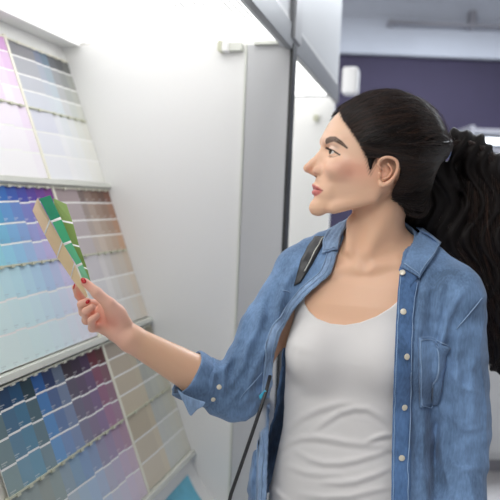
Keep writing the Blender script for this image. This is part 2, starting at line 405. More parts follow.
# srgb colours, listed from the divider towards the left end for the left rack, left to right for the right rack
left_cols = [
    [((206, 158, 208), (236, 222, 240)), ((212, 170, 214), (238, 230, 242)), ((190, 120, 190), (230, 215, 235))],
    [((124, 62, 140), (206, 178, 220)), ((110, 60, 150), (198, 178, 222)), ((88, 62, 158), (190, 180, 224)), ((66, 72, 168), (178, 184, 226)), ((52, 88, 178), (160, 190, 228)),
     ((46, 108, 188), (150, 198, 232)), ((24, 120, 180), (150, 208, 234)), ((20, 130, 175), (150, 212, 230)), ((30, 130, 170), (160, 215, 230))],
    [((92, 52, 54), (170, 140, 160)), ((104, 40, 54), (172, 132, 160)), ((74, 52, 84), (150, 130, 164)), ((60, 44, 66), (146, 132, 156)), ((58, 46, 58), (140, 138, 160)), ((104, 118, 140), (140, 156, 190)),
     ((42, 58, 100), (132, 158, 200)), ((34, 92, 160), (120, 166, 214)), ((34, 62, 74), (134, 156, 166)), ((26, 80, 120), (122, 164, 186)), ((28, 66, 104), (128, 164, 184)), ((62, 88, 98), (146, 166, 168))]]
left_lo = [
    [((236, 222, 240), (244, 240, 246)), ((240, 232, 244), (246, 244, 247)), ((240, 232, 244), (246, 244, 247))],
    [((218, 198, 232), (236, 232, 244)), ((206, 200, 232), (232, 234, 245)), ((190, 200, 232), (228, 236, 246)), ((180, 204, 234), (224, 238, 246)), ((182, 214, 238), (222, 240, 246)),
     ((188, 222, 240), (222, 242, 245)), ((192, 228, 240), (222, 243, 244)), ((196, 230, 240), (224, 243, 243)), ((200, 232, 238), (226, 243, 242)), ((200, 232, 238), (226, 243, 242))],
    [((186, 156, 174), (222, 208, 220)), ((182, 156, 180), (220, 208, 224)), ((170, 156, 184), (214, 210, 226)), ((164, 160, 184), (210, 212, 226)), ((150, 168, 200), (202, 214, 232)), ((146, 172, 206), (198, 216, 234)),
     ((148, 176, 200), (200, 216, 230)), ((158, 176, 188), (204, 214, 222)), ((160, 174, 172), (206, 212, 210)), ((164, 172, 166), (208, 212, 206)), ((160, 172, 170), (206, 212, 208)), ((160, 172, 170), (206, 212, 208))]]
right_cols = [
    [((128, 128, 134), (204, 208, 218)), ((120, 128, 150), (206, 212, 220)), ((104, 124, 142), (208, 216, 222)), ((96, 98, 104), (206, 208, 210)), ((88, 90, 92), (200, 204, 200)), ((110, 112, 110), (206, 208, 200))],
    [((168, 152, 154), (192, 184, 186)), ((124, 108, 104), (196, 184, 176)), ((142, 120, 110), (206, 192, 180)), ((126, 100, 88), (198, 180, 164)), ((112, 84, 74), (196, 172, 152)), ((132, 92, 76), (204, 168, 140))],
    [((176, 164, 150), (206, 194, 172)), ((186, 176, 156), (208, 198, 176)), ((150, 150, 142), (190, 192, 184)), ((160, 160, 150), (198, 200, 190)), ((168, 168, 152), (204, 204, 190)), ((176, 170, 150), (206, 202, 184))]]
right_lo = [
    [((214, 216, 228), (234, 235, 240)), ((226, 228, 234), (240, 240, 242)), ((220, 224, 228), (238, 239, 240)), ((224, 226, 226), (238, 239, 238)), ((222, 224, 218), (238, 238, 234)), ((222, 222, 214), (238, 238, 232))],
    [((206, 202, 206), (226, 225, 226)), ((220, 216, 216), (234, 232, 230)), ((210, 206, 204), (228, 226, 222)), ((208, 200, 192), (226, 222, 216)), ((212, 202, 190), (228, 222, 212)), ((214, 198, 180), (230, 220, 206))],
    [((196, 184, 162), (216, 206, 188)), ((208, 196, 172), (222, 212, 192)), ((196, 198, 192), (216, 217, 211)), ((200, 202, 194), (218, 219, 211)), ((206, 206, 194), (220, 220, 210)), ((208, 206, 190), (222, 220, 208))]]
ORD = ['first', 'second', 'third', 'fourth', 'fifth', 'sixth', 'seventh', 'eighth', 'ninth', 'tenth', 'eleventh', 'twelfth']
TN = ['top', 'middle', 'bottom']
def visible(l0, l1, s0, s1):
    for l in (l0, l1):
        for s in (s0, s1, (s0 + s1) / 2):
            x, y = proj(RK(l, s))
            if x > -6 and y < 506: return True
    return False
def hue_word(c):
    r, g, b_ = c; mx, mn = max(c), min(c)
    lum = (r + g + b_) / 3
    dk = 'dark ' if lum < 95 else ('pale ' if lum > 200 else '')
    if mx - mn < 22: w_ = 'grey'
    elif b_ >= g >= r: w_ = 'blue' if b_ - g > 15 else 'teal'
    elif b_ >= r > g: w_ = 'violet'
    elif r > b_ > g: w_ = 'mauve'
    elif r >= g >= b_: w_ = 'beige' if lum > 150 else 'brown'
    else: w_ = 'green grey'
    return dk + w_
strips_n = 0
for ti, T in enumerate(TIERS):
    for rowname, key, lc, rc in (('upper', 'u', left_cols[ti], right_cols[ti]), ('lower', 'lo', left_lo[ti], right_lo[ti])):
        ss = T[key]; n = len(ss) - 1
        # left rack counted from the divider
        for i, (l0, l1) in enumerate(left_ls):
            if not visible(l0, l1, ss[0], ss[-1]): continue
            c0, c1 = lc[min(i, len(lc) - 1)]
            jit = .004 * math.sin(i * 2.3 + ti)
            b, o0 = strip(l0, l1, [s + .001 + (jit if 0 < k < n else 0) * .5 for k, s in enumerate(ss)], mixs(c0, c1, n, .62), ti > 0)
            o = b.build('paint_strip', M['strip'], colors=True); strips_n += 1
            tag(o, f'{hue_word(c0)} strip, {ORD[i]} left of divider, {rowname} row of the {TN[ti]} left rack', 'paint strip', f'{rowname} row of paint strips in the {TN[ti]} left rack')
        for i, (l0, l1) in enumerate(strip_ls):
            if not visible(l0, l1, ss[0], ss[-1]): continue
            c0, c1 = rc[i]
            b, o0 = strip(l0, l1, [s + .001 for s in ss], mixs(c0, c1, n, .62), ti > 0 and i > 0, tilt=.10 if i else .04)
            o = b.build('paint_strip', M['strip'], colors=True); strips_n += 1
            tag(o, f'{"wide " if i == 0 else ""}{hue_word(c0)} strip, {ORD[i]} right of divider, {rowname} row of {TN[ti]} right rack', 'paint strip', f'{rowname} row of paint strips in the {TN[ti]} right rack')
#==WOMAN==
# ------------------------------------------------------------------ implicit surface tools
def smin(a, b_, k):
    h = np.clip(.5 + .5 * (b_ - a) / k, 0, 1); return b_ + (a - b_) * h - k * h * (1 - h)
def smax(a, b_, k): return -smin(-a, -b_, k)
def seg(p, a, b_):
    a = np.asarray(a, np.float32); d = np.asarray(b_, np.float32) - a
    h = np.clip((p - a) @ d / (d @ d), 0, 1); return np.linalg.norm(p - a - h[:, None] * d, axis=1), h
def cap(p, a, b_, r0, r1):
    d, h = seg(p, a, b_); return d - (r0 + (r1 - r0) * h)
def chain(p, pts, rs, k=.004):
    f = None
    for i in range(len(pts) - 1):
        g = cap(p, pts[i], pts[i + 1], rs[i], rs[i + 1]); f = g if f is None else smin(f, g, k)
    return f
def ell(p, c, r, ax=None):
    q = p - np.asarray(c, np.float32)
    if ax is not None: q = q @ np.asarray(ax, np.float32).T      # rows are the axes
    r = np.asarray(r, np.float32); k0 = np.linalg.norm(q / r, axis=1); k1 = np.linalg.norm(q / (r * r), axis=1) + 1e-9
    return k0 * (k0 - 1) / k1
def extract(fn, lo, hi, h, marg=1.0):
    """surface nets on a sparse two-level lattice"""
    lo = np.asarray(lo, float); B = 8
    nb = np.ceil((np.asarray(hi) - lo) / (h * B)).astype(int)
    g = np.stack(np.meshgrid(*[np.arange(k) for k in nb], indexing='ij'), -1).reshape(-1, 3)
    ctr = lo + (g * B + (B - 1) / 2) * h
    fc = fn(ctr.astype(np.float32)); lim = B * h * .9 * marg + .002
    V = np.empty(tuple(nb * B), np.float32)
    V.reshape(nb[0], B, nb[1], B, nb[2], B)[:] = np.where(fc > 0, 1., -1.).reshape(nb)[:, None, :, None, :, None]
    act = g[np.abs(fc) < lim]; off = np.stack(np.meshgrid(*[np.arange(B)] * 3, indexing='ij'), -1).reshape(-1, 3)
    for s0 in range(0, len(act), 800):
        idx = (act[s0:s0 + 800, None, :] * B + off[None]).reshape(-1, 3)
        V[idx[:, 0], idx[:, 1], idx[:, 2]] = fn((lo + idx * h).astype(np.float32))
    V[0] = V[-1] = 1; V[:, 0] = V[:, -1] = 1; V[:, :, 0] = V[:, :, -1] = 1
    sgn = V < 0
    c = np.zeros(tuple(np.array(V.shape) - 1), np.int8)
    for dx in (0, 1):
        for dy in (0, 1):
            for dz in (0, 1):
                c += sgn[dx:V.shape[0] - 1 + dx, dy:V.shape[1] - 1 + dy, dz:V.shape[2] - 1 + dz]
    cells = np.argwhere((c > 0) & (c < 8))
    vid = np.full(c.shape, -1, np.int32); vid[tuple(cells.T)] = np.arange(len(cells))
    acc = np.zeros((len(cells), 3)); cnt = np.zeros(len(cells))
    cor = [(x, y, z) for x in (0, 1) for y in (0, 1) for z in (0, 1)]
    for a in cor:
        for ax in range(3):
            if a[ax]: continue
            b2 = list(a); b2[ax] = 1
            va = V[tuple((cells + a).T)]; vb = V[tuple((cells + b2).T)]
            m_ = (va < 0) != (vb < 0); t = np.where(m_, va / (va - vb + 1e-12), 0)
            pt = np.array(a, float)[None] + t[:, None] * np.eye(3)[ax][None]
            acc += pt * m_[:, None]; cnt += m_
    verts = lo + (cells + acc / cnt[:, None]) * h
    faces = []
    for ax in range(3):
        u, v = (ax + 1) % 3, (ax + 2) % 3
        sl0 = [slice(None)] * 3; sl1 = [slice(None)] * 3; sl0[ax] = slice(0, -1); sl1[ax] = slice(1, None)
        A = sgn[tuple(sl0)]; Bq = sgn[tuple(sl1)]
        e = np.argwhere(A != Bq); e = e[(e[:, u] > 0) & (e[:, v] > 0)]
        mm = (e < np.array(c.shape)).all(1); e = e[mm]
        flip = sgn[tuple(e.T)]
        def at_(du, dv):
            q = e.copy(); q[:, u] -= du; q[:, v] -= dv; return vid[tuple(q.T)]
        Q = np.stack([at_(1, 1), at_(0, 1), at_(0, 0), at_(1, 0)], 1)
        Q[~flip] = Q[~flip][:, ::-1]; Q = Q[(Q >= 0).all(1)]
        faces.append(Q)
    return verts, np.vstack(faces)
def pj(p):
    d = p - CAM; z = d @ FW; return np.stack([250 + F_PX * (d @ RT) / z, 250 - F_PX * (d @ UP) / z], 1)
def grad_n(fn, p, e=.0015):
    p = p.astype(np.float32); g = np.stack([fn(p + np.float32(e) * np.eye(3, dtype=np.float32)[i]) - fn(p - np.float32(e) * np.eye(3, dtype=np.float32)[i]) for i in range(3)], 1)
    return g / (np.linalg.norm(g, axis=1, keepdims=True) + 1e-9)
def march(fn, px, t0=.8, t1=2.0, lift=0.0):
    px = np.asarray(px, float).reshape(-1, 2)
    d = FW + ((px[:, :1] - 250) / F_PX) * RT - ((px[:, 1:] - 250) / F_PX) * UP
    t = np.full(len(px), t0)
    for _ in range(70):
        f = fn((CAM + d * t[:, None]).astype(np.float32)); t = np.minimum(t + np.maximum(f, -.01) * .6, t1)
    return CAM + d * t[:, None]
def pdist(P2, poly):
    """distance of 2d points to a polyline"""
    out = np.full(len(P2), 1e9)
    for a, b_ in zip(poly[:-1], poly[1:]):
        a = np.array(a, float); d = np.array(b_, float) - a
        h = np.clip((P2 - a) @ d / (d @ d), 0, 1); out = np.minimum(out, np.linalg.norm(P2 - a - h[:, None] * d, axis=1))
    return out
def pin(P2, poly):
    """signed distance to a closed polygon, negative inside"""
    poly = [tuple(q) for q in poly]; d = pdist(P2, poly + [poly[0]]); ins = np.zeros(len(P2), bool)
    for (x0, y0), (x1, y1) in zip(poly, poly[1:] + [poly[0]]):
        cnd = ((y0 > P2[:, 1]) != (y1 > P2[:, 1]))
        xx = (x1 - x0) * (P2[:, 1] - y0) / ((y1 - y0) + 1e-12) + x0
        ins ^= cnd & (P2[:, 0] < xx)
    return np.where(ins, -d, d)

# ------------------------------------------------------------------ the woman: head frame
YAW = math.radians(6.5)
FV = np.array([-math.cos(YAW), -math.sin(YAW), 0]); LV = np.array([math.sin(YAW), -math.cos(YAW), 0])
H0 = P(378, 165, 1.245)
AXH = np.array([FV, LV, Z_])
def loc(px, py, l=0.0):
    h = hit(px, py, H0 + LV * l, LV); q = h - H0; return np.array([q @ FV, l, q[2]])
def HW(q): return H0 + FV * q[0] + LV * q[1] + Z_ * q[2]
prof_px = [(352, 96), (343, 104), (336, 113), (329.5, 123), (324.5, 132), (321.8, 139), (321.8, 145), (322.6, 151), (322.4, 158), (320, 167), (318, 175), (315.6, 180), (314.8, 186), (315.4, 192), (315.2, 198), (312.0, 203), (310.4, 208), (312, 214), (320, 219), (332, 223)]
_pl = np.array([loc(*q) for q in prof_px])
_o = np.argsort(_pl[:, 2]); PZ, PF = _pl[_o, 2], _pl[_o, 0]
def zl(py, px=330): return loc(px, py)[2]
WZ = np.array([zl(222), zl(214), zl(205), zl(192), zl(178), zl(165), zl(150), zl(135), zl(118), zl(100)])
WW = np.array([.036, .044, .0515, .059, .0655, .0690, .0700, .0690, .066, .052])
NN = np.array([1.5, 1.6, 1.75, 1.95, 2.1, 2.2, 2.3, 2.4, 2.3, 2.1])
skc = loc(385, 141); skr = (.098, .074, .088)
eye_c = loc(333.8, 151.8, .030) ; eye_c[0] -= .0028
chin = loc(318.5, 208.0)
def crv(pts, n):
    pts = np.array(pts); m_ = len(pts); e_ = np.vstack([2 * pts[0] - pts[1], pts, 2 * pts[-1] - pts[-2]]); out = []
    for u in np.linspace(0, m_ - 1, n):
        i = min(int(u), m_ - 2); t = u - i; a, b_, c, d = e_[i:i + 4]
        out.append(.5 * ((2 * b_) + (-a + c) * t + (2 * a - 5 * b_ + 4 * c - d) * t * t + (-a + 3 * b_ - 3 * c + d) * t ** 3))
    return out
def head_base(q):
    """q in head coordinates (forward, left, up)"""
    f_, la, z = q[:, 0], np.abs(q[:, 1]), q[:, 2]; s = np.stack([f_, la, z], 1).astype(np.float32)
    F = np.interp(z, PZ, PF); Wd = np.interp(z, WZ, WW); n = np.interp(z, WZ, NN)
    fc = .005
    # cross-section radius, measured as a distance
    dx = np.maximum(f_ - fc, 0); a = np.maximum(F - fc, .02)
    k = ((dx / a) ** n + (la / Wd) ** n) ** (1 / n)
    r = np.sqrt(dx * dx + la * la) + 1e-6
    face = (k - 1) * np.where(k > 1e-3, r / np.maximum(k, 1e-3), .03)
    face = np.maximum(face, -.03)
    jaw = (z - zl(214.5, 325)) * -.93 + (f_ - chin[0]) * -.36 * 1.0      # plane under the jaw, rising to the ear
    face = smax(face, jaw * .9, .016)
    face = smax(face, fc - .045 - f_, .02); face = smax(face, z - zl(108), .03)
    skull = ell(s, skc, skr)
    return smin(face, skull, .018)
def head_sdf(q):
    f_, la, z = q[:, 0], np.abs(q[:, 1]), q[:, 2]; s = np.stack([f_, la, z], 1).astype(np.float32)
    d = head_base(q)
    # chin and jaw
    d = smin(d, ell(s, chin + (.0005, 0, .001), (.0125, .015, .012)), .016)
    jA = loc(372, 197, .043); d = smin(d, cap(s, jA, loc(334, 208, .028), .012, .010), .014)
    # brow ridge, cheek
    d = smin(d, cap(s, loc(327.5, 141, .010), loc(337, 141.5, .042), .0075, .0065), .010)
    d = smin(d, ell(s, loc(338, 169, .043), (.020, .016, .016)), .02)
    d = smin(d, ell(s, loc(327, 192, .014), (.014, .020, .017)), .015)
    # eye hollow, lids
    d = smax(d, -ell(s, eye_c + (.0165, -.003, .001), (.0125, .0185, .0105)), .010)
    lid = np.linalg.norm(s - eye_c.astype(np.float32), axis=1) - .0134
    d = smin(d, lid, .0035)
    # eye opening: wedge between the lids
    e = s - eye_c.astype(np.float32)
    up = e[:, 2] - (.0042 + .22 * (e[:, 0] - .012)) + 6.0 * (e[:, 1] + .001) ** 2 * 3
    dn = -(e[:, 2] + .0046) + 10 * (e[:, 1]) ** 2
    op = smax(smax(up, dn, .001), .0045 - e[:, 0], .002); op = smax(op, np.abs(e[:, 1]) - .0125, .002)
    d = smax(d, -op, .0012)
    # lid crease
    d = smin(d, cap(s, eye_c + (.0135, -.010, .0035), eye_c + (.0100, .0105, .0015), .0010, .0010), .0015)
    # nose
    nose = chain(s, [loc(325.6, 146.5), loc(319.6, 156.0), loc(312.8, 162.8), loc(307.2, 167.8)], [.0060, .0060, .0065, .0072], .005)
    nose = smin(nose, cap(s, loc(307.4, 169.6), loc(315.5, 174.4), .0050, .0042), .004)
    nose = smin(nose, ell(s, loc(317.8, 170.4, .0130), (.0098, .0056, .0074)), .003)
    nose = smin(nose, cap(s, loc(330, 158, .006), loc(321, 170, .009), .007, .007), .008)
    nose = smin(nose, chain(s, [loc(330, 149), loc(325, 158), loc(317, 168)], [.008, .010, .009], .004), .006)
    d = smin(d, nose, .007)
    d = smax(d, -ell(s, loc(313.0, 175.6, .0066), (.0060, .0030, .0034)), .0022)
    # lips
    c_ = loc(322.6, 190.2, .0225)
    ul = chain(s, [loc(315.2, 185.6, .0), loc(315.6, 185.2, .0045), loc(318.0, 187.6, .015), c_], [.0042, .0045, .0036, .0016], .002)
    ll = chain(s, [loc(315.2, 192.2, .0), loc(316.0, 192.3, .007), loc(319, 191.9, .016), c_], [.0046, .0046, .0036, .0016], .002)
    d = smin(d, ul, .0028); d = smin(d, ll, .0028)
    d = smax(d, -chain(s, [loc(309, 188.9, 0), loc(314, 189.1, .012), loc(321.5, 190.2, .0225)], [.0012, .0011, .0007], .001), .0016)
    d = smax(d, -cap(s, loc(313.0, 179, 0), loc(312.2, 183, 0), .0022, .0022), .002)
    # ear
    lw = .0735
    E_ = lambda x, y, o=0: loc(x, y, lw + o)
    ear = ell(s, loc(387, 172, lw - .006), (.0165, .0055, .026), np.array([[.97, 0, -.22], [0, 1, 0], [.22, 0, .97]]))
    rim = chain(s, crv([E_(381.5, 170, .001), E_(378.5, 164, .004), E_(382, 158.8, .009), E_(389, 157.3, .012), E_(396.5, 161, .013), E_(397.5, 169, .011), E_(394, 177, .008), E_(387.5, 183.5, .004), E_(382, 185, .002), E_(379.6, 181, .001)], 28),
                list(np.interp(np.linspace(0, 9, 28), range(10), [.0024, .0028, .0028, .0028, .0029, .0029, .0030, .0042, .0046, .0030])), .001)
    anti = chain(s, crv([E_(388, 163.5, .006), E_(392, 170, .006), E_(388.5, 176.5, .004), E_(383.5, 179, .003)], 10), [.0020] * 10, .001)
    ear = smin(ear, rim, .003); ear = smin(ear, anti, .0025)
    ear = smax(ear, -ell(s, E_(384.5, 172.5, .004), (.0070, .0070, .0085)), .002)
    ear = smin(ear, cap(s, E_(379.5, 173.5, .001), E_(380.5, 176, .001), .0030, .0026), .002)
    return smin(d, ear, .004)

# ------------------------------------------------------------------ the woman: body frame
SH_R = P(294, 271, 1.325); EL_R = P(234, 396, 1.25); WR_R = P(131, 338.5, 1.19)
SH_L = P(454, 296, 1.205); EL_L = P(461, 425, 1.215); WR_L = P(452, 560, 1.15)
BA = math.radians(21); BL = np.array([math.cos(BA), -math.sin(BA), 0]); BF = np.array([-math.sin(BA), -math.cos(BA), 0])
def zy(py, Y=1.27): return P(360, py, Y)[2]
_rows = [  # py, centre px, half width, half depth, centre Y
    (228, 374, .035, .035, 1.30), (240, 374, .060, .045, 1.30), (250, 374, .105, .058, 1.30), (262, 373, .150, .075, 1.30), (280, 371, .163, .090, 1.295), (300, 368, .158, .098, 1.29),
    (325, 364, .150, .102, 1.285), (350, 359, .144, .102, 1.28), (378, 354, .134, .096, 1.28), (405, 350, .128, .092, 1.28), (432, 349, .130, .094, 1.28),
    (462, 349, .143, .103, 1.28), (500, 350, .163, .112, 1.285), (530, 351, .172, .118, 1.29), (570, 352, .172, .115, 1.29), (620, 352, .165, .10, 1.29)]
_rows = np.array(_rows, float); TZ = np.array([P(r[1], r[0], r[4])[2] for r in _rows]); TC = np.array([P(r[1], r[0], r[4])[:2] for r in _rows])
_o = np.argsort(TZ); TZ, TC, TA, TB = TZ[_o], TC[_o], _rows[_o, 2], _rows[_o, 3]
def tuv(p):
    z = p[:, 2]; cx = np.interp(z, TZ, TC[:, 0]); cy = np.interp(z, TZ, TC[:, 1])
    dx, dy = p[:, 0] - cx, p[:, 1] - cy
    return dx * BL[0] + dy * BL[1], dx * BF[0] + dy * BF[1], z
def torso(p, ga=0.0, gb=0.0, n=2.35):
    u, v, z = tuv(p); a = np.interp(z, TZ, TA) + ga; b_ = np.interp(z, TZ, TB) + gb
    k = (np.abs(u / a) ** n + np.abs(v / b_) ** n) ** (1 / n); r = np.sqrt(u * u + v * v) + 1e-6
    d = (k - 1) * r / np.maximum(k, 1e-3); d = np.maximum(d, -.05) * .9
    return smax(smax(d, z - TZ[-1], .03), TZ[0] - z, .01)
def on_front(px, py, Y): return P(px, py, Y)
BR1 = P(318, 354, 1.225); BR2 = P(386, 357, 1.195)
def breasts(p, g=0.0):
    return smin(ell(p, BR1, (.060 + g, .052 + g, .056 + g)), ell(p, BR2, (.060 + g, .052 + g, .056 + g)), .055)
NK0 = P(380, 205, 1.262); NK1 = P(373, 254, 1.285)
def neck(p):
    d = chain(p, [P(383, 192, 1.275), NK0, NK1], [.050, .0485, .056], .01)
    return d
def skin_up(p):
    """head, neck, chest: upper part of the skin"""
    q = (p - H0.astype(np.float32)) @ AXH.T.astype(np.float32)
    d = head_sdf(q); nk = neck(p)
    # sternomastoid, larynx
    nk = smin(nk, cap(p, P(393, 192, 1.232), P(364, 262, 1.228), .0085, .0065), .022)
    nk = smin(nk, cap(p, P(352, 222, 1.255), P(350, 250, 1.245), .010, .008), .02)
    d = smin(d, nk, .016)
    return d
def skin_low(p):
    t = torso(p); t = smin(t, breasts(p, -.004), .03)
    t = smin(t, cap(p, P(388, 240, 1.31), P(446, 280, 1.25), .034, .042), .03)
    t = smin(t, cap(p, P(366, 238, 1.33), P(308, 272, 1.345), .034, .034), .03)
    return t
def arm_r(p):
    d = cap(p, P(300, 282, 1.322), EL_R, .036, .034)
    m_ = EL_R + (WR_R - EL_R) * .35
    g = chain(p, [EL_R, m_, WR_R], [.037, .0385, .0245], .01)
    return smin(d, g, .012)
def arm_l(p):
    d = cap(p, SH_L, EL_L, .045, .036); g = cap(p, EL_L, WR_L, .035, .021)
    return smin(d, g, .012)
# right hand: joints traced in space
def HP(x, y, Y): return P(x, y, Y)
FING = [  # index, middle, ring, little: points, radii
    ([(99, 305, 1.225), (84.5, 303, 1.222), (78.5, 295, 1.205), (75.5, 287.5, 1.193)], [.0098, .0086, .0076, .0066]),
    ([(98, 312, 1.215), (83.5, 312, 1.203), (81.5, 304.5, 1.185), (87.5, 301.5, 1.176)], [.0100, .0088, .0078, .0068]),
    ([(99, 320, 1.205), (86.5, 320, 1.187), (86.0, 311.5, 1.170), (92.0, 307.5, 1.166)], [.0098, .0086, .0075, .0065]),
    ([(103, 327, 1.195), (92.5, 328, 1.178), (91.5, 320.5, 1.163), (97, 316, 1.160)], [.0092, .0078, .0068, .0060])]
THUMB = ([(124, 323, 1.182), (109.5, 304.5, 1.172), (97, 293, 1.168), (84.8, 282, 1.170)], [.0135, .0118, .0095, .0074])
def hand_r(p):
    d = ell(p, P(112, 322, 1.198), (.030, .013, .024), None)
    fw = WR_R - P(98, 318, 1.205); 
    d = chain(p, [WR_R, P(120, 327, 1.198), P(104, 308, 1.212)], [.0225, .0185, .0115], .01)
    d = smin(d, chain(p, [WR_R, P(117, 332, 1.190), P(103, 327.5, 1.192)], [.0205, .0165, .0120], .01), .014)
    d = smin(d, cap(p, P(121, 328, 1.195), P(101, 316, 1.207), .0150, .0115), .010)
    th = chain(p, [P(*q) for q in THUMB[0]], THUMB[1], .005)
    th = smin(th, ell(p, P(115, 314, 1.180), (.019, .011, .017)), .014)
    d = smin(d, th, .012)
    for pts, rs in FING:
        g = chain(p, [P(*q) for q in pts], rs, .0025); d = smin(d, g, .0022)
    return d
# relaxed left hand below the frame
def hand_l(p):
    d0 = Z_ * -1; a = WR_L; fwd = BF; s_ = BL
    d = chain(p, [a, a + d0 * .05, a + d0 * .085 + fwd * .004], [.021, .024, .018], .01)
    for k, ln in enumerate((.075, .083, .077, .060)):
        o_ = a + d0 * .08 + fwd * (.030 - .019 * k)
        j1 = o_ + d0 * ln * .45 - s_ * .004; j2 = j1 + d0 * ln * .32 - s_ * .010; j3 = j2 + d0 * ln * .23 - s_ * .013
        d = smin(d, chain(p, [o_, j1, j2, j3], [.0092, .0082, .0072, .0062], .003), .003)
    t0 = a + d0 * .02 + fwd * .015; t1 = t0 + d0 * .035 + fwd * .022; t2 = t1 + d0 * .032 + fwd * .006 - s_ * .006
    return smin(d, chain(p, [t0, t1, t2], [.012, .0105, .0078], .004), .006)
_sb = lambda p: smin(skin_up(p), skin_low(p), .03)
_cl = march(_sb, [(357, 268), (333, 270), (316, 266), (372, 268), (398, 262), (418, 258), (364, 262)], 1.0, 1.5); _cn = grad_n(_sb, _cl, .006)
CLV = _cl - _cn * .0075
def skin(p):
    d = _sb(p)
    d = smin(d, chain(p, [CLV[0], CLV[1], CLV[2]], [.0075, .0080, .006], .006), .016)
    d = smin(d, chain(p, [CLV[3], CLV[4], CLV[5]], [.0075, .0085, .007], .006), .016)
    d = smax(d, -(np.linalg.norm(p - (_cl[6] + _cn[6] * .008).astype(np.float32), axis=1) - .0115), .014)
    d = smin(d, arm_r(p), .02); d = smin(d, arm_l(p), .02)
    return d
def skin_hand(p): return smin(arm_r(p), hand_r(p), .008)
def skin_hand_l(p): return smin(arm_l(p), hand_l(p), .008)
def clip_v(V, Fq, keep):
    """keep quads whose four corners satisfy keep, drop loose verts"""
    k = keep[Fq].all(1); Fq = Fq[k]; used = np.unique(Fq); mp = -np.ones(len(V), int); mp[used] = np.arange(len(used))
    return V[used], mp[Fq]
def merge(parts):
    V = []; Fs = []; k = 0
    for v, f in parts: V.append(v); Fs.append(f + k); k += len(v)
    return np.vstack(V), np.vstack(Fs)
import time as _t; _T = _t.time()
parts = []
zc_ = P(372, 232, 1.27)[2]
v, f = extract(skin, H0 + (-.15, -.13, -.16), H0 + (.13, .15, .13), .0015, 1.25)
parts.append(clip_v(v, f, v[:, 2] > zc_ - .002))
v, f = extract(skin, (-.10, 1.05, .72), (.50, 1.50, zc_ + .02), .003)
fa = (WR_R - EL_R) / np.linalg.norm(WR_R - EL_R)
cut = EL_R + fa * .03
parts.append(clip_v(v, f, (v[:, 2] < zc_) & (((v - cut) @ fa) < .003) & (v[:, 2] > .74)))
v, f = extract(skin_hand, (-.40, 1.10, 1.0), (.06, 1.32, 1.40), .0014, 1.1)
parts.append(clip_v(v, f, ((v - cut) @ fa) > 0))
v, f = extract(skin_hand_l, WR_L + (-.12, -.12, -.25), WR_L + (.12, .12, .06), .002)
parts.append(clip_v(v, f, v[:, 2] < WR_L[2] + .06))
BV, BFc = merge(parts); print('skin', len(BV), _t.time() - _T)

HL = [(330, 80), (337.5, 104), (339, 110), (343, 119), (349, 128), (357, 139), (363, 149), (366.5, 158), (368.5, 168), (370, 174), (372.5, 168), (375, 164), (379, 161), (387, 160), (394, 163), (397.5, 169), (397, 178), (394, 187), (391, 196), (394, 206), (400, 214), (460, 222), (470, 80)]
